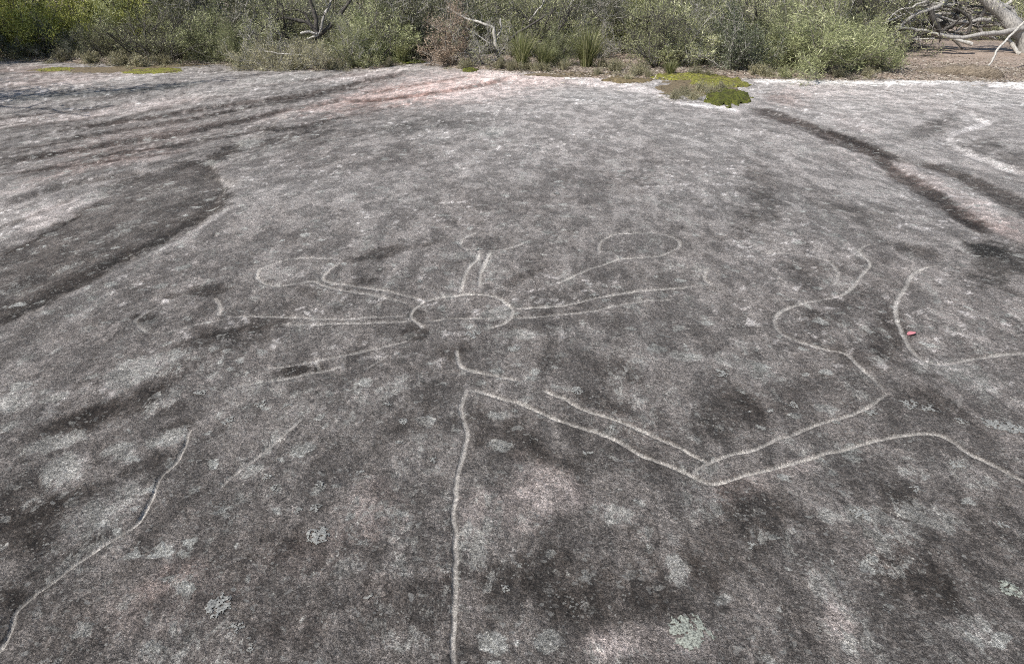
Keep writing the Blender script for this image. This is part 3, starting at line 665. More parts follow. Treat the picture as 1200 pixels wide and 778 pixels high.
# ------------------------------------------------------------------ red leaf
lx, ly, lz = ground_at(1068, 392)
V = []; F = []
nu, nv = 9, 5
for i in range(nu):
    t = i / (nu - 1); wdt = 0.016 * math.sin(math.pi * min(1, 0.06 + t * 0.94)) ** 0.8
    for j in range(nv):
        s = j / (nv - 1) * 2 - 1
        V.append(((t - 0.5) * 0.064, s * wdt, 0.0035 + 0.008 * abs(s) * math.sin(math.pi * t) + 0.003 * (2 * t - 1) ** 2))
top = len(V)
V += [(a, b, c - 0.0018) for a, b, c in V]
for i in range(nu - 1):
    for j in range(nv - 1):
        a = i * nv + j; F.append((a, a + nv, a + nv + 1, a + 1)); F.append((top + a, top + a + 1, top + a + nv + 1, top + a + nv))
t_ = empty('red_leaf', (lx, ly, lz), math.radians(28))
obj('blade', mesh_np('blade', V, F, M_REDLEAF, True), t_)
tag(t_, 'curled pink-red fallen leaf lying on the engraved arc', 'leaf')

# ------------------------------------------------------------------ plants
def tubes(paths):
    Vs = []; Fs = []; n0 = 0
    for pts, rad, sides in paths:
        P = np.asarray(pts, float); n = len(P); rd = np.asarray(rad, float)
        T = np.gradient(P, axis=0); T /= np.linalg.norm(T, axis=1)[:, None] + 1e-9
        ref = np.where(np.abs(T[:, 2:3]) > 0.9, np.array([[1., 0, 0]]), np.array([[0, 0, 1.]]))
        A = np.cross(T, ref); A /= np.linalg.norm(A, axis=1)[:, None] + 1e-9; B = np.cross(T, A)
        an = np.arange(sides) * 2 * math.pi / sides
        ring = P[:, None] + rd[:, None, None] * (np.cos(an)[None, :, None] * A[:, None] + np.sin(an)[None, :, None] * B[:, None])
        Vs.append(ring.reshape(-1, 3))
        ii = np.arange(n * sides).reshape(n, sides) + n0; jj = np.roll(ii, -1, 1)
        Fs.append(np.stack([ii[:-1], jj[:-1], jj[1:], ii[1:]], 2).reshape(-1, 4)); n0 += n * sides
    return np.concatenate(Vs), np.concatenate(Fs)

def leaves(C, D, L, Wd, rg):
    n = len(C); D = D / (np.linalg.norm(D, axis=1)[:, None] + 1e-9)
    S = np.cross(D, rg.normal(size=(n, 3))); S /= np.linalg.norm(S, axis=1)[:, None] + 1e-9
    l = (L * rg.uniform(0.6, 1.35, n))[:, None]; w = (Wd * rg.uniform(0.7, 1.3, n))[:, None]
    V = np.stack([C, C + D * l * 0.45 + S * w * 0.5, C + D * l, C + D * l * 0.45 - S * w * 0.5], 1).reshape(-1, 3)
    return V, np.arange(4 * n).reshape(-1, 4)

def curve(a, d, length, n, rg, wob, lift):
    P = [np.array(a, float)]; d = np.array(d, float)
    for k in range(n):
        d = d + rg.normal(0, wob, 3) + np.array([0, 0, lift]); d /= np.linalg.norm(d)
        P.append(P[-1] + d * length / n)
    return np.array(P), d

def shrub_meshes(name, seed, H, Wd, stems, n1, n2, nleaf, L, LW, leaf_mat, bark, spread=0.07, wob=0.16, r0=0.022, twigs3=0, droop=0.03, upright=0.35):
    rg = np.random.default_rng(seed)
    paths = []; tips = []
    for s in range(stems):
        az = 2 * math.pi * (s + rg.uniform(-.35, .35)) / stems; tilt = rg.uniform(0.15, 1.35)
        hor = Wd * 0.42 * tilt; d = np.array([math.cos(az) * hor, math.sin(az) * hor, H * (0.92 - 0.55 * tilt)])
        ln = np.linalg.norm(d) * rg.uniform(0.85, 1.1)
        P, dd = curve((rg.normal(0, .05), rg.normal(0, .05), -0.03), d / np.linalg.norm(d), ln, 7, rg, wob * 0.7, 0.0)
        paths.append((P, np.linspace(r0, r0 * 0.25, len(P)), 6))
        for k in range(n1):
            t = 0.08 + 0.92 * (k + rg.uniform(0, 1)) / n1; i = min(int(t * 7), 6); b = P[i] + (P[i + 1] - P[i]) * (t * 7 - i)
            loc = (P[i + 1] - P[i]); loc = loc / np.linalg.norm(loc)
            d1 = loc * 0.5 + rg.normal(0, 0.6, 3) + np.array([math.cos(az) * .3, math.sin(az) * .3, upright]); d1 /= np.linalg.norm(d1)
            P1, dd1 = curve(b, d1, ln * rg.uniform(0.28, 0.5), 5, rg, wob, droop)
            paths.append((P1, np.linspace(r0 * 0.42, r0 * 0.13, len(P1)), 4))
            for j in range(n2):
                t2 = 0.2 + 0.8 * (j + rg.uniform(0, 1)) / n2; i2 = min(int(t2 * 5), 4); b2 = P1[i2] + (P1[i2 + 1] - P1[i2]) * (t2 * 5 - i2)
                d2 = rg.normal(0, 0.75, 3) + dd1 * 0.6 + np.array([0, 0, upright]); d2 /= np.linalg.norm(d2)
                P2, dd2 = curve(b2, d2, ln * rg.uniform(0.10, 0.22), 3, rg, wob, 0.0)
                P2[:, 2] = np.maximum(P2[:, 2], 0.02)
                paths.append((P2, np.linspace(r0 * 0.22, r0 * 0.10, len(P2)), 3)); tips.append(P2)
                for q in range(twigs3):
                    b3 = P2[rg.integers(1, 4)]; d3 = rg.normal(0, .8, 3) + dd2; d3 /= np.linalg.norm(d3)
                    P3, _ = curve(b3, d3, ln * 0.1, 2, rg, wob, 0); P3[:, 2] = np.maximum(P3[:, 2], 0.02)
                    paths.append((P3, np.linspace(r0 * .16, r0 * .09, len(P3)), 3))
    V, F = tubes(paths); bm = mesh_np(name + '_stems', V, F, bark, True)
    T = np.array(tips); nt_ = len(T)
    tw = rg.integers(0, nt_, nleaf); dens = np.clip(rg.uniform(-0.35, 1.0, nt_), 0, 1) ** 0.7; tw = tw[rg.uniform(size=nleaf) < dens[tw]]
    n = len(tw); t = rg.uniform(0.1, 1.05, n) * 3; i = np.minimum(t.astype(int), 2); fr = (t - i)[:, None]
    C = T[tw, i] + (T[tw, i + 1] - T[tw, i]) * fr + rg.normal(0, spread, (n, 3))
    C[:, 2] = np.maximum(C[:, 2], 0.015)
    ax = T[tw, 3] - T[tw, 0]; ax /= np.linalg.norm(ax, axis=1)[:, None] + 1e-9
    D = ax * 0.7 + rg.normal(0, 0.6, (n, 3)) + np.array([0, 0, 0.15])
    V, F = leaves(C, D, L, LW, rg)
    tone = rg.uniform(0, 1, nt_) * 0.62
    var = np.clip(tone[tw] * 0.9 + rg.uniform(0, 0.5, n) ** 1.2, 0, 1)
    lm = mesh_np(name + '_crown', V, F, leaf_mat, False, {'var': ('FLOAT', np.repeat(var, 4))})
    return bm, lm

PROTO = {
 'grey':   shrub_meshes('grey', 1, 1.9, 2.5, 12, 7, 6, 20000, .10, .012, M_LF_GREY, M_BARK_G, r0=.018, twigs3=1),
 'grey2':  shrub_meshes('grey2', 2, 2.2, 2.3, 11, 7, 6, 15000, .11, .013, M_LF_SHADE, M_BARK_G, r0=.024, wob=.22, twigs3=1),
 'olive':  shrub_meshes('olive', 3, 1.6, 2.8, 15, 6, 6, 34000, .095, .012, M_LF_OLIVE, M_TWIG, spread=.08, r0=.016),
 'olive2': shrub_meshes('olive2', 4, 2.0, 2.2, 11, 6, 6, 24000, .095, .013, M_LF_OLIVE, M_BARK_D, r0=.02),
 'twiggy': shrub_meshes('twiggy', 5, 2.1, 2.8, 12, 7, 7, 12000, .08, .011, M_LF_GREY, M_BARK_D, spread=.05, r0=.026, twigs3=2, wob=.13),
 'yellow': shrub_meshes('yellow', 6, 2.6, 2.8, 12, 6, 6, 32000, .085, .022, M_LF_YEL, M_TWIG, spread=.10),
 'dead':   shrub_meshes('dead', 7, 1.5, 1.0, 10, 6, 6, 14000, .07, .012, M_LF_BROWN, M_TWIG, spread=.06),
 'dark':   shrub_meshes('dark', 8, 1.3, 1.6, 12, 6, 6, 17000, .055, .018, M_LF_DARK, M_BARK_G, spread=.06, r0=.014, twigs3=1),  # dark-leaved shrub; its dark leaves also stand for shadow under bushes
 'tall':   shrub_meshes('tall', 9, 4.2, 4.0, 9, 8, 8, 30000, .10, .026, M_LF_SHADE, M_BARK_D, spread=.12, r0=.05, wob=.2),
 'low':    shrub_meshes('low', 10, .36, 1.1, 10, 5, 5, 9000, .05, .012, M_LF_STRAW, M_BARK_G, spread=.035, r0=.008),
 'lowg':   shrub_meshes('lowg', 11, .50, 1.2, 10, 5, 5, 11000, .05, .013, M_LF_GREY, M_BARK_G, spread=.045, r0=.009),
 'bare':   shrub_meshes('bare', 12, 1.7, 2.4, 8, 7, 7, 6000, .08, .010, M_LF_GREY, M_BARK_G, spread=.06, r0=.024, twigs3=2, wob=.24),
 'open':   shrub_meshes('open', 14, 2.2, 2.8, 8, 6, 6, 8000, .09, .012, M_LF_GREY, M_BARK_D, spread=.06, r0=.038, twigs3=1, wob=.26, upright=.5),
 'brush':  shrub_meshes('brush', 13, .75, 1.9, 12, 7, 6, 12000, .08, .010, M_LF_STRAW, M_BARK_G, spread=.05, r0=.012, twigs3=2, wob=.25),
}
def plant(kind, px, py, scale, label, group=None, name='heath_shrub', rz=None, xyz=None, cat='shrub'):
    x, y, z = xyz if xyz else ground_at(px, py)
    o = empty(name, (x, y, z - 0.02), rng.uniform(0, 6.28) if rz is None else rz, scale)
    a, b = PROTO[kind]
    obj('stems', a, o); obj('crown', b, o)
    return tag(o, label, cat, group)

def tussock_mesh(seed, n, H, mat, spread=.06, wid=.012):
    rg = np.random.default_rng(seed)
    az = rg.uniform(0, 6.283, n); rr = np.abs(rg.normal(0, spread, n)); lean = np.clip(np.abs(rg.normal(0.38, 0.28, n)), 0.03, 1.2); h = H * rg.uniform(0.5, 1.1, n)
    side = np.stack([-np.sin(az + rg.normal(0, .6, n)), np.cos(az), np.zeros(n)], 1)
    V = []
    for t, w in ((0, 1.0), (0.4, 0.9), (0.75, 0.6), (1.0, 0.12)):
        bend = lean * (0.35 * t + 0.75 * t * t)
        P = np.stack([np.cos(az) * (rr + h * bend), np.sin(az) * (rr + h * bend), h * (t - 0.25 * lean * t * t)], 1)
        V.append(P + side * wid * w / 2); V.append(P - side * wid * w / 2)
    V = np.stack(V, 1)
    b = np.arange(n)[:, None] * 8
    F = np.concatenate([b + np.array([[2 * k, 2 * k + 1, 2 * k + 3, 2 * k + 2]]) for k in range(3)])
    return mesh_np('tussock_blades', V.reshape(-1, 3), F, mat, False, {'var': ('FLOAT', np.repeat(rg.uniform(0, 1, n), 8))})
TUS = [tussock_mesh(21, 420, 0.95, M_GRASS), tussock_mesh(22, 320, 0.6, M_GRASS), tussock_mesh(23, 260, 0.35, M_LF_STRAW, .09, .010)]
def tussock(k, px, py, scale, label, group=None):
    x, y, z = ground_at(px, py)
    o = obj('grass_tussock', TUS[k]); o.location = (x, y, z - .02); o.rotation_euler[2] = rng.uniform(0, 6.28); o.scale = (scale,) * 3
    return tag(o, label, 'grass', group)

# front row and the shrubs just behind it, from one side of the clearing to the other
BACK_G = 'grey-green shrubs of the thicket behind the rock'
for spec in [
 ('dark', 18, 67, .72, 'dark low shrub beneath yellow-green bush by the reddish rock shelf'),
 ('dark', 62, 67, .74, 'dark shrub between two others under the yellow-green bushes'),
 ('twiggy', 112, 67, .45, 'thin grey twiggy shrub leaning by a dark gap'),
 ('twiggy', 178, 71, (.95, .95, .68), 'spreading shrub with dark bare fanned branches behind the mossy shelf'),
 ('olive2', 240, 70, .75, 'dark green shrub beside the fanned twiggy shrub'),
 ('olive', 275, 74, .62, 'rounded bright olive shrub at the edge of the rock'),
 ('yellow', 22, 62, .85, 'yellow-green bush above the dark shrubs'),
 ('yellow', 98, 62, .85, 'bright lime bush behind thin grey twiggy shrub'),
 ('yellow', 165, 62, .9, 'yellow-green bush rising behind the fanned twiggy shrub'),
 ('grey', 215, 62, 1.1, 'grey-green shrub with lean dark stems behind the olive shrub'),
 ('grey2', 262, 62, 1.2, 'grey-green tangled shrub above the rounded olive shrub'),
 ('bare', 318, 74, .8, 'leafless grey tangle of twigs above the dry brush'),
 ('brush', 322, 80, 1.0, 'heap of pale dry brush spilling on to the rock'),
 ('brush', 362, 80, .9, 'pale dry brush with straw leaves under the dark-trunked tree'),
 ('grey', 408, 77, .62, 'light grey-green bush leaning over the rock edge'),
 ('olive2', 445, 72, .8, 'sage bush beside the low moss strip'),
 ('grey2', 470, 68, .95, 'grey-green bush with stiff upright sprays'),
 ('dark', 492, 68, .7, 'dark shaded bush next to the dead brown shrub'),
 ('dead', 526, 77, 1.0, 'dead brown shrub with withered leaves at the rock edge'),
 ('bare', 562, 76, .72, 'grey bare-branched shrub beside the dead brown shrub'),
 ('grey', 575, 63, .9, 'grey-green shrub behind the bare branches'),
 ('grey', 645, 63, .95, 'grey-green shrub between the two tall tussocks'),
 ('olive2', 655, 78, .45, 'low round shrub tucked beside the tall tussock'),
 ('grey2', 712, 62, 1.0, 'pale wiry shrub behind the tall tussock'),
 ('yellow', 737, 60, .62, 'lone lime-green shrub top showing above the grey thicket'),
 ('twiggy', 770, 78, .75, 'grey shrub with purple-grey twigs above the moss bed'),
 ('grey', 800, 76, (.9, .9, .75), 'broad grey-green shrub behind the moss bed'),
 ('dark', 856, 82, 1.05, 'dark green shrub with a shadowed hollow beside the moss bed'),
 ('grey', 850, 66, 1.1, 'grey-green shrub rising behind the dark hollowed shrub'),
 ('olive2', 900, 74, .7, 'olive shrub joining the dark hollowed shrub'),
 ('olive', 962, 86, (1.05, 1.05, .80), 'big dense olive-green shrub spilling to the pale rock rim'),
 ('olive', 1012, 82, (.7, .7, .62), 'olive shrub beside the fallen bleached branches'),
 ('grey', 930, 64, 1.1, 'grey-green shrub behind the big olive shrub'),
 ('twiggy', 1000, 62, 1.0, 'grey twiggy shrub behind the olive shrubs'),
 ('bare', 1050, 56, 1.0, 'leafless grey shrub behind the bleached branches'),
 ('dark', 1075, 42, 1.0, 'dark shrub in the shade beyond the bleached branches'),
 ('grey', 1110, 30, .9, 'grey-green shrub beyond the pink soil under the old tree'),
 ('bare', 1200, 50, .8, 'leafless twigs round the old tree trunk'),
 ('open', 208, 68, (.8, .8, .6), 'open shrub with dark crooked stems beside the fanned twiggy shrub'),
 ('open', 335, 69, .95, 'open shrub with dark crooked stems over the dry brush'),
 ('open', 480, 67, .9, 'open dark-stemmed shrub above the green moss strip'),
 ('open', 630, 68, .9, 'open dark-stemmed shrub between the tall tussocks'),
 ('open', 765, 72, .8, 'open dark-stemmed shrub behind the small upright tuft'),
 ('open', 880, 70, .9, 'open dark-stemmed shrub between dark hollowed and olive shrubs'),
 ('open', 1030, 58, .9, 'open dark-stemmed shrub behind the bleached branches'),
 ('bare', 440, 66, .85, 'leafless pale twiggy shrub over the sage bush'),
 ('bare', 600, 66, .85, 'leafless pale twiggy shrub above the tall yellowish tussock'),
 ('bare', 700, 68, .7, 'leafless pale twiggy shrub beside the tall green tussock'),
 ('bare', 255, 66, .8, 'leafless pale twiggy shrub above the rounded olive shrub'),
 ('grey', 330, 64, .95, 'grey-green shrub behind the leafless tangle'),
 ('grey2', 385, 62, .9, 'grey-green shrub round the foot of the dark-trunked tree'),
 ('grey', 428, 64, .9, 'grey-green shrub backing the sage bush'),
 ('grey2', 535, 64, 1.1, 'grey-green shrub behind the dead brown shrub'),
 ('grey', 605, 62, .95, 'grey-green shrub behind the tall yellowish tussock'),
 ('grey2', 672, 62, 1.0, 'grey-green shrub filling in behind the tall green tussock'),
 ('grey', 748, 64, .75, 'grey-green shrub beneath the lime-green shrub top'),
 ('grey2', 825, 72, .9, 'grey-green shrub wedged beside the dark hollowed shrub'),
 ('olive', 925, 80, (.8, .8, .72), 'olive shrub merging into the big dense olive-green one'),
 ('grey', 975, 66, 1.0, 'grey-green shrub above the big dense olive-green shrub'),
 ('twiggy', 135, 67, .45, 'grey twiggy shrub between the lime bush and the fanned branches'),
 ('grey2', 215, 63, .9, 'grey-green shrub close behind the fanned twiggy shrub'),
 ('dark', 95, 67, .55, 'dark shrub beside the thin grey twiggy shrub'),
 ('grey2', 1185, 18, 1.0, 'grey-green shrub behind the old tree trunk'),
]:
    kind, px, py, sc, lab = spec
    plant(kind, px, py, sc, lab)
LOWG = 'low straw-coloured plants along the rock edge'
for px, py, sc, k in [(20,70,.7,'low'),(75,72,.8,'low'),(110,75,.8,'low'),(140,77,.9,'low'),(165,79,.8,'low'),(195,77,.7,'low'),(285,79,.6,'lowg'),(300,80,.7,'low'),(345,82,.8,'low'),(390,82,.7,'low'),(425,80,.8,'lowg'),
                      (455,78,.6,'low'),(545,80,.6,'low'),(585,80,.6,'low'),(615,82,.6,'low'),(640,84,.5,'low'),(720,84,.7,'low'),(745,88,.6,'low'),(815,88,.5,'low'),(890,88,.6,'low'),(920,92,.5,'lowg'),(985,91,.5,'low'),(1015,90,.5,'low'),(1030,84,.5,'low')]:
    plant(k, px, py, sc, 'low straw-coloured plant at the foot of the shrubs' if k == 'low' else 'low grey-green cushion plant at the foot of the shrubs', LOWG if k == 'low' else 'low grey-green cushions along the rock edge', 'low_plant', cat='plant')
tussock(0, 688, 79, 1.0, 'tall green grass tussock behind the brown litter')
tussock(0, 612, 80, .9, 'tall yellowish grass tussock beside the bare-branched shrub')
tussock(1, 637, 80, .9, 'shorter grass tussock between the two tall tussocks')
tussock(1, 785, 88, .55, 'lone small upright tuft on the moss bed')
tussock(1, 470, 73, .8, 'grass tussock with stiff sprays behind the moss strip')
for px, py, s in [(600,82,.7),(628,83,.6),(660,82,.7),(706,80,.8),(722,84,.7),(752,84,.6),(700,88,.5),(735,95,.5),(760,90,.5),(830,90,.5),(900,90,.6)]:
    tussock(2, px, py, s, 'small dry straw tuft on the soil', 'dry straw tufts')

# far rows of the thicket, filling the view above the front shrubs
kinds = ['grey', 'tall', 'grey2', 'olive2', 'tall', 'grey', 'twiggy', 'tall']
ci = 0
for dist, step in ((23.5, 4.6), (28, 4.2), (36, 4.5)):
    for dg in np.arange(-40, 34, step):
        a = math.radians(dg + rng.uniform(-1, 1)); d = dist + rng.uniform(-1, 1)
        x, y = d * math.sin(a), d * math.cos(a)
        if dg > 25 and dist < 25: continue
        k = kinds[ci % len(kinds)]; ci += 1
        if dg < -22 and ci % 2: k = 'yellow'
        plant(k, 0, 0, rng.uniform(.85, 1.15), {'tall': 'tall grey-green shrub deep in the thicket', 'yellow': 'yellow-green bush deep in the thicket', 'olive2': 'olive shrub deep in the thicket', 'twiggy': 'dark twiggy shrub deep in the thicket'}.get(k, 'grey-green shrub deep in the thicket'),
              {'tall': 'tall shrubs deep in the thicket', 'yellow': 'yellow-green bushes deep in the thicket', 'olive2': 'olive shrubs deep in the thicket', 'twiggy': 'twiggy shrubs deep in the thicket'}.get(k, BACK_G), xyz=(x, y, gz(x, y)))
# tree standing outside the view on the left; its shadow reaches on to the rock
plant('tall', 0, 0, 1.55, 'tall shrubby tree beside the rock, its shadow lying across the stone', name='shrubby_tree', cat='tree', xyz=(-13.4, 10.6, gz(-13.4, 10.6)))

# ------------------------------------------------------------------ trunks, bleached branches
def limb_paths(lines, depth, base, seed, jit=0.10):
    """branch lines given in photo pixels, stood up around a plane at the tree's own distance"""
    rg = np.random.default_rng(seed); out = []
    for pts, w0, w1 in lines:
        p = np.array(smooth_line([q[:2] for q in pts], 3)); n = len(p)
        dz = np.interp(np.linspace(0, 1, n), np.linspace(0, 1, len(pts)), [q[2] if len(q) > 2 else 0 for q in pts])
        u = (p[:, 0] - 600) / FPX; v = (389 - p[:, 1]) / FPX
        dy = CP + v * SP; t = (depth + dz) / dy
        P = np.stack([u * t, dy * t, CAM_Z + (-SP + v * CP) * t], 1)
        P += rg.normal(0, 0.008, P.shape); g_ = h_ground(P[:, 0], P[:, 1]); P[:, 2] = np.maximum(P[:, 2], g_ + 0.01)
        rad = np.linspace(w0, w1, n) / 2 * depth / FPX * rg.uniform(0.85, 1.15, n)
        out.append((P - np.array(base), rad, 8 if w0 > 4 else 5))
    return out
def add_twigs(paths, seed, n, length, r):
    rg = np.random.default_rng(seed); out = []
    for P, rad, s in paths:
        for k in range(max(1, int(n * len(P) / 10))):
            i = rg.integers(1, len(P)); d = rg.normal(0, 1, 3); d[2] = abs(d[2]) * 0.6; d /= np.linalg.norm(d)
            Q, dd = curve(P[i], d, length * rg.uniform(0.5, 1.3), 5, rg, 0.3, 0.02); out.append((Q, np.linspace(r, r * .3, 6), 4))
            for j in range(2):
                q = rg.integers(2, 6); d2 = dd + rg.normal(0, .7, 3); d2 /= np.linalg.norm(d2)
                Q2, _ = curve(Q[q], d2, length * .4, 3, rg, .3, 0); out.append((Q2, np.linspace(r * .5, r * .2, 4), 3))
    return out

# old tree at the right with its low bleached limbs
bx, by, bz = ground_at(1198, 62); base = (bx, by, bz); dep = by
tr = empty('old_tree', base)
trunk = limb_paths([([(1203,62,0),(1197,42,0),(1182,24,.1),(1170,12,.15),(1155,0,.2),(1135,-18,.3),(1110,-40,.4)], 17, 10)], dep, base, 1)
V, F = tubes(trunk); obj('trunk', mesh_np('old_trunk', V, F, M_BARK_G, True), tr)
for k, ln in enumerate([
 ([(1200,34,.0),(1189,35,-.1),(1170,39,-.2),(1150,40.5,-.3),(1134,44,-.35),(1114,43.5,-.4),(1100,40,-.4)], 6, 3.5),
 ([(1165,6,.2),(1140,-12,.5),(1120,-10,.6),(1105,3,.3),(1098,9,.1),(1084,13.5,0),(1069,19.5,-.1),(1056,30,-.2),(1048,34,-.2)], 8, 2.5),
 ([(1090,12,.0),(1094,24,.0),(1099,33,.05),(1106,40,.1),(1125,46,.2)], 7, 4),
 ([(1048,32,-.3),(1065,33.7,-.3),(1080,36,-.3),(1095,39.7,-.3),(1110,43.5,-.35),(1125,48,-.4),(1139,52.5,-.45)], 2.4, 4),
 ([(1105,36,.1),(1116,30,.1),(1125,22.5,.1),(1132,20,.2)], 3.5, 2),
 ([(1135,40,.2),(1138,27,.2),(1131,16.5,.2),(1116,9,.2),(1100,6,.2)], 4, 2),
 ([(1060,44,-.3),(1075,46.5,-.35),(1096,45,-.4)], 2, 1.6),
 ([(1024,32,-.3),(1042,22.5,-.3),(1054,12,-.2),(1069,8,-.2),(1085,2,-.1)], 1.6, 2.2),
 ([(1000,40,-.4),(1020,34,-.4),(1040,26,-.3),(1060,17,-.2)], 2.6, 2.0),
 ([(1110,40,0),(1122,52,-.1),(1128,58,-.2)], 3, 2),
 ([(1160,5,.3),(1150,18,.5),(1146,30,.6),(1152,40,.6),(1168,46,.6)], 5, 3),
 ([(1095,26,.1),(1085,30,.3),(1076,38,.3),(1070,50,.2),(1060,58,.1)], 4, 2),
 ([(1120,-2,.5),(1122,14,.5),(1112,24,.5),(1100,28,.4)], 3.5, 2),
 ([(1062,26,-.1),(1078,22,.1),(1092,12,.3),(1112,6,.5),(1135,4,.7)], 3, 3),
 ([(1040,14,-.1),(1052,20,-.1),(1060,30,-.2),(1072,42,-.2)], 1.8, 1.4),
 ([(1035,2,0),(1050,6,0),(1066,16,0),(1080,26,0)], 1.6, 1.6),
 ([(1140,22,.3),(1128,30,.3),(1120,38,.2)], 2.5, 1.5),
 ([(1172,30,.1),(1160,26,.2),(1150,32,.3),(1140,30,.4)], 3, 1.5),
]):
    pt = limb_paths([ln], dep - 0.1, base, 10 + k)
    pt = pt + add_twigs(pt, 50 + k, 2.2, .45, .008)
    V, F = tubes(pt); obj('branch', mesh_np('old_branch', V, F, M_DEADW if k in (3, 6, 7, 8, 14) else (M_BARK_G if k in (0, 1, 10, 13, 15, 16) else M_BARK_D), True), tr)
rg = np.random.default_rng(177)
for k in range(28):
    u0, v0 = rg.uniform(1050, 1195), rg.uniform(2, 34); d0 = rg.uniform(0.1, 1.3); an = rg.uniform(0, 6.28); ptl = []
    for q in range(6):
        ptl.append((u0, v0, d0)); u0 += 15 * math.cos(an); v0 += 6 * math.sin(an); an += rg.normal(0, .75)
    pt = limb_paths([(ptl, rg.uniform(2.5, 6.0), 1.6)], dep, base, 200 + k); pt = pt + add_twigs(pt, 230 + k, 3, .5, .007)
    V, F = tubes(pt); obj('branch', mesh_np('old_branch', V, F, (M_BARK_G, M_BARK_D, M_DEADW, M_TWIG, M_BARK_G)[k % 5], True), tr)
rg = np.random.default_rng(77)
C = []; D = []
for k in range(240):
    c = np.array([rg.uniform(-3.2, 1.2), rg.uniform(-.6, 2.2), rg.uniform(1.25, 2.6)])
    C.append(c + rg.normal(0, .14, (45, 3))); D.append(rg.normal(0, 1, (45, 3)) + np.array([0, 0, .4]))
C = np.concatenate(C); D = np.concatenate(D); V, F = leaves(C, D, .06, .012, rg)
obj('crown', mesh_np('old_crown', V, F, M_LF_GREY, False, {'var': ('FLOAT', np.repeat(rg.uniform(0, 1, len(C)), 4))}), tr)
tag(tr, 'old grey leaning tree with low twisted bleached limbs over pink soil', 'tree')

def stick(lines, lab, mat, basepx, seed, name='dead_branch', grp=None, tw=0):
    b = ground_at(*basepx); pt = limb_paths(lines, b[1], b, seed)
    if tw: pt = pt + add_twigs(pt, seed, tw, .35, .006)
    V, F = tubes(pt); o = obj(name, mesh_np(name, V, F, mat, True)); o.location = b
    return tag(o, lab, 'branch', grp)
stick([([(1155,82.5,0),(1165,69,.1),(1170,57,.2),(1183,43.5,.35),(1200,27,.5),(1225,5,.7)], 2.4, 2.8)], 'thin pale bent stick propped between brown slab and old tree', M_DEADW, (1155,83), 31)
stick([([(1194,64,0),(1188,55,.1),(1181,46,.2)], 4.5, 3.5)], 'short thick bleached stub beside the old tree stump', M_DEADW, (1194,64), 32)
stick([([(310,61,-.1),(325,63,-.1),(340,64,-.1),(362,65,0)], 2.2, 1.4)], 'straight white stick lying on the dry brush', M_DEADW, (330,79), 33)
stick([([(525,10,.3),(540,19,.2),(556,25,.1),(568,29,0)], 2.2, 3.0), ([(568,29),(578,33),(580,42),(582,55),(588,72)], 3.0, 4.5), ([(582,45),(587,35),(586,22)], 2.5, 1.6), ([(584,60),(575,52),(560,42),(545,33)], 2, 1.2)],
      'forked bleached branch standing above the bare-branched shrub', M_DEADW, (588,74), 34, tw=2.0)
stick([([(590,74),(584,66),(578,56),(574,48)], 5, 3), ([(586,68),(592,52),(602,42),(622,30),(638,20)], 4, 2)], 'dark twisted stem leaning out of the bare-branched shrub', M_BARK_D, (590,75), 35, tw=1.5)
stick([([(620,26,.2),(628,15,.2),(636,6,.2),(640,-6,.2)], 1.6, 2.0)], 'thin pale branch rising behind the tall yellowish tussock', M_DEADW, (620,70), 36)
stick([([(440,15,.2),(448,17,.2),(462,12,.2),(478,4,.2)], 3, 1.6)], 'short white broken branch caught in the thicket', M_DEADW, (445,66), 37, tw=1.5)
stick([([(352,40,-.1),(362,38,-.1),(372,40,-.1)], 3.2, 2.6), ([(360,46,-.1),(370,43,-.1),(376,36,-.1)], 2, 2.6)], 'bleached broken stub against the dark forked tree', M_DEADW, (360,70), 38)

# dark forked tree in the thicket
b = ground_at(376, 70); dt = empty('dark_tree', b)
V, F = tubes(limb_paths([([(378,74),(377,60),(374,48),(370,36)], 10, 7)], b[1], b, 41)); obj('trunk', mesh_np('dark_trunk', V, F, M_BARK_D, True), dt)
for k, ln in enumerate([([(371,38),(362,28),(348,24),(332,22),(318,24)], 5, 2), ([(371,38),(370,22),(366,8),(360,-12)], 6, 3), ([(373,42),(386,32),(398,18),(410,2),(418,-15)], 5, 2.5), ([(364,30),(356,15),(345,12),(325,14)], 3, 1.5), ([(376,36,-.1),(379,20,-.1),(386,6,-.1),(392,-10,-.1)], 3.5, 2.5)]):
    pt = limb_paths([ln], b[1], b, 42 + k); pt += add_twigs(pt, 60 + k, 4, .5, .008)
    V, F = tubes(pt); obj('branch', mesh_np('dark_branch', V, F, M_BARK_D if k < 4 else M_BARK_G, True), dt)
rg = np.random.default_rng(78); C = []
for k in range(150): C.append(np.array([rg.uniform(-1.7, 1.5), rg.uniform(.1, 1.6), rg.uniform(.7, 2.6)]) + rg.normal(0, .1, (40, 3)))
C = np.concatenate(C); V, F = leaves(C, rg.normal(0, 1, C.shape), .05, .012, rg)
obj('crown', mesh_np('dark_tree_crown', V, F, M_LF_GREY, False, {'var': ('FLOAT', np.repeat(rg.uniform(0, 1, len(C)), 4))}), dt)
tag(dt, 'small dark-trunked tree forking low in the thicket above dry brush', 'tree')

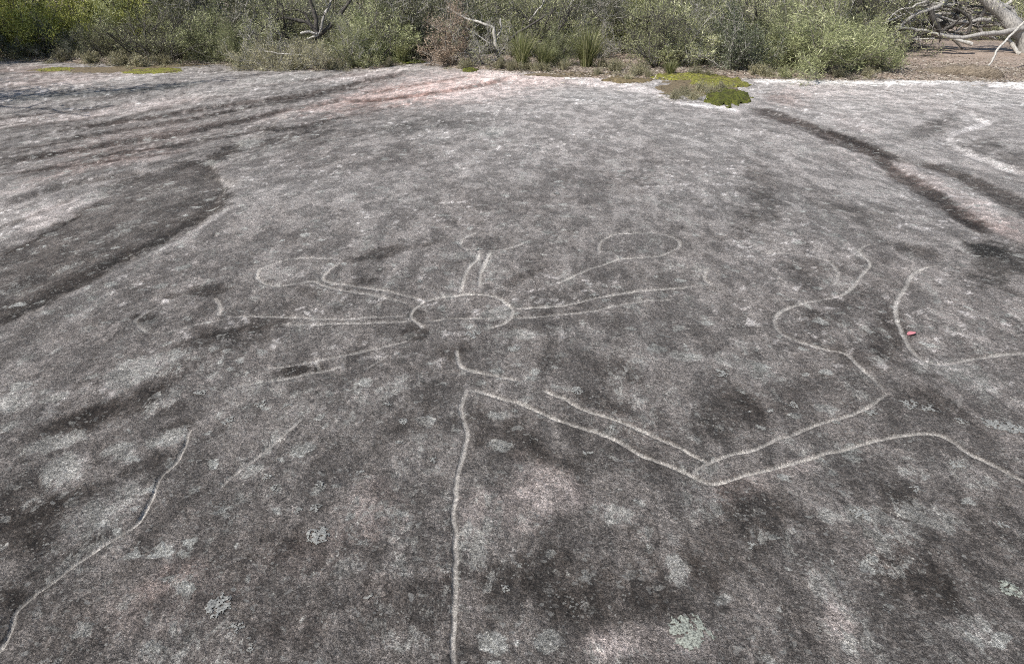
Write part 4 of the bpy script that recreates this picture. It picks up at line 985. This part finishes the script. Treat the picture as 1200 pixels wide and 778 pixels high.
# ------------------------------------------------------------------ moss beds
def moss(px, py, rx, ry, mat, lab, hgt=.05, seed=0, grp=None):
    """rx, ry half sizes in photo pixels"""
    P = np.array(to_ground([(px - rx, py), (px + rx, py), (px, py - ry), (px, py + ry), (px, py)], h_ground))
    c = P[4]; ax = np.linalg.norm(P[1] - P[0]) / 2; ay = np.linalg.norm(P[3] - P[2]) / 2
    n = 46; g = np.linspace(-1.3, 1.3, n); a, b_ = np.meshgrid(g, g)
    yaw = math.atan2(c[0], c[1]); u = a * ax; v = b_ * ay
    x = c[0] + u * math.cos(yaw) + v * math.sin(yaw); y = c[1] - u * math.sin(yaw) + v * math.cos(yaw)
    d = np.hypot(a, b_); f = 1 - d + 0.75 * fbm(a * 2.4 + seed, b_ * 2.0, 5, 500 + seed, 0.7)
    gh = h_ground(x.ravel(), y.ravel()).reshape(x.shape)
    z = gh - 0.01 + hgt * np.tanh(np.clip(f, -0.2, 2) * 4) * (0.75 + 0.6 * fbm(x * 7, y * 7, 3, 510)) + 0.02 * np.abs(vnoise(x * 16, y * 16, 511)) * (f > 0)
    fi = np.arange(n * n).reshape(n, n); F4 = np.stack([fi[:-1, :-1], fi[:-1, 1:], fi[1:, 1:], fi[1:, :-1]], 2).reshape(-1, 4)
    F4 = F4[(f.ravel()[F4] > -0.12).all(1)]
    un, inv = np.unique(F4, return_inverse=True); base = np.array([c[0], c[1], gz(*c)])
    o = obj('moss_bed', mesh_np('moss_bed', np.stack([x, y, z], 2).reshape(-1, 3)[un] - base, inv.reshape(-1, 4), mat, True)); o.location = base
    return tag(o, lab, 'moss', grp)
moss(810, 91, 50, 4.0, M_MOSSY, 'bright yellow-green moss strip behind the dry herbs', .06, 1)
moss(840, 98, 34, 7, M_MOSSY, 'broad yellow-green moss bed in the middle of the rock edge', .07, 2)
moss(852, 115, 26, 10, M_MOSS, 'deep green moss cushion at the head of the dark runnel', .09, 3)
moss(66, 82, 22, 2.2, M_MOSSY, 'thin yellow moss strip on the reddish rock shelf', .04, 4)
moss(182, 84, 34, 2.8, M_MOSSY, 'yellow moss strip in front of the fanned twiggy shrub', .045, 5)
moss(470, 72, 28, 3, M_MOSS, 'green moss strip beside the dark shaded bush', .06, 6)
moss(551, 83, 9, 2, M_MOSS, 'little moss tuft at the foot of the dead brown shrub', .06, 7)
M_BROWNM = mat_noise('brown_mat', (.05,.04,.025), (.22,.175,.11), 30)
moss(818, 103, 52, 12, M_BROWNM, 'thin brown mat of dead moss and soil round the bright moss beds', .025, 9)
moss(140, 81, 95, 4, M_BROWNM, 'thin brown mat of soil and litter between the yellow moss strips', .02, 10)
moss(670, 88, 60, 3.5, M_BROWNM, 'thin brown mat of litter at the foot of the tall tussocks', .02, 11)
moss(735, 95, 28, 3.5, mat_noise('brown_moss', (.06,.045,.025), (.20,.16,.09), 16), 'brown withered mat on the rock behind the central slope', .05, 8)
for px, py, s in [(800,112,.35),(820,108,.4),(835,112,.35),(812,117,.3),(845,106,.35),(790,116,.3)]:
    plant('low', px, py, s * 1.25, 'dry pale herb growing in the broad moss bed', 'dry herbs in the moss bed', 'low_plant', cat='plant')

# ------------------------------------------------------------------ brown slab on the pink soil
x0, y0, z0 = ground_at(1121, 87)
n, mseg = 30, 14; V = []; F = []
for i in range(n):
    t = i / (n - 1); e = (1 - abs(2 * t - 1) ** 3.2) ** .6 + 1e-3
    hgt = 0.10 + 0.10 * float(sstep(0.15, 0.8, t)) + 0.03 * float(vnoise(np.array(t * 6), np.array(.3), 602))
    for j in range(mseg):
        a = 2 * math.pi * j / mseg; ca, sa = math.cos(a), math.sin(a)
        rr = 1 + 0.35 * float(vnoise(np.array(t * 6), np.array(ca * 1.3 + 2), 600)) + 0.16 * float(vnoise(np.array(t * 17), np.array(sa * 3 + ca), 601))
        sq = lambda q: math.copysign(abs(q) ** 0.7, q)
        V.append(((t - .5) * 1.66, .19 * e * rr * sq(ca) + .05 * math.sin(t * 5), hgt * e * rr * sq(sa) * (1.0 if sa > 0 else .5)))
for i in range(n - 1):
    for j in range(mseg):
        k = (j + 1) % mseg; F.append((i * mseg + j, i * mseg + k, (i + 1) * mseg + k, (i + 1) * mseg + j))
sb = obj('stone_slab', mesh_np('stone_slab', V, F, M_SLAB, True)); sb.location = (x0, y0, z0); sb.rotation_euler[2] = math.radians(-27)
tag(sb, 'low brown weathered slab lying on pink soil below the bleached limbs', 'rock')

# ------------------------------------------------------------------ leaf and twig litter on the soil
rg = np.random.default_rng(99); n = 60000
pxr = rg.uniform(-260, 1460, n); a = np.arctan((pxr - 600) / FPX); d = r_bound(np.sin(a), np.cos(a)) + np.abs(rg.normal(0, 2.2, n)) - 0.35 - np.where(rg.uniform(size=n) < 0.06, np.abs(rg.normal(0, 0.8, n)), 0)
x = d * np.sin(a); y = d * np.cos(a); z = h_ground(x, y)
C = np.stack([x, y, z + rg.uniform(0.004, 0.03, n)], 1); D = rg.normal(0, 1, (n, 3)); D[:, 2] *= 0.15
V, F = leaves(C, D, .07, .014, rg)
lt = obj('leaf_litter', mesh_np('leaf_litter', V, F, M_LITTER, False, {'var': ('FLOAT', np.repeat(rg.uniform(0, 1, n), 4))}))
lt['kind'] = 'stuff'; tag(lt, 'scattered dry leaves and twigs on the soil under the shrubs', 'leaf litter')
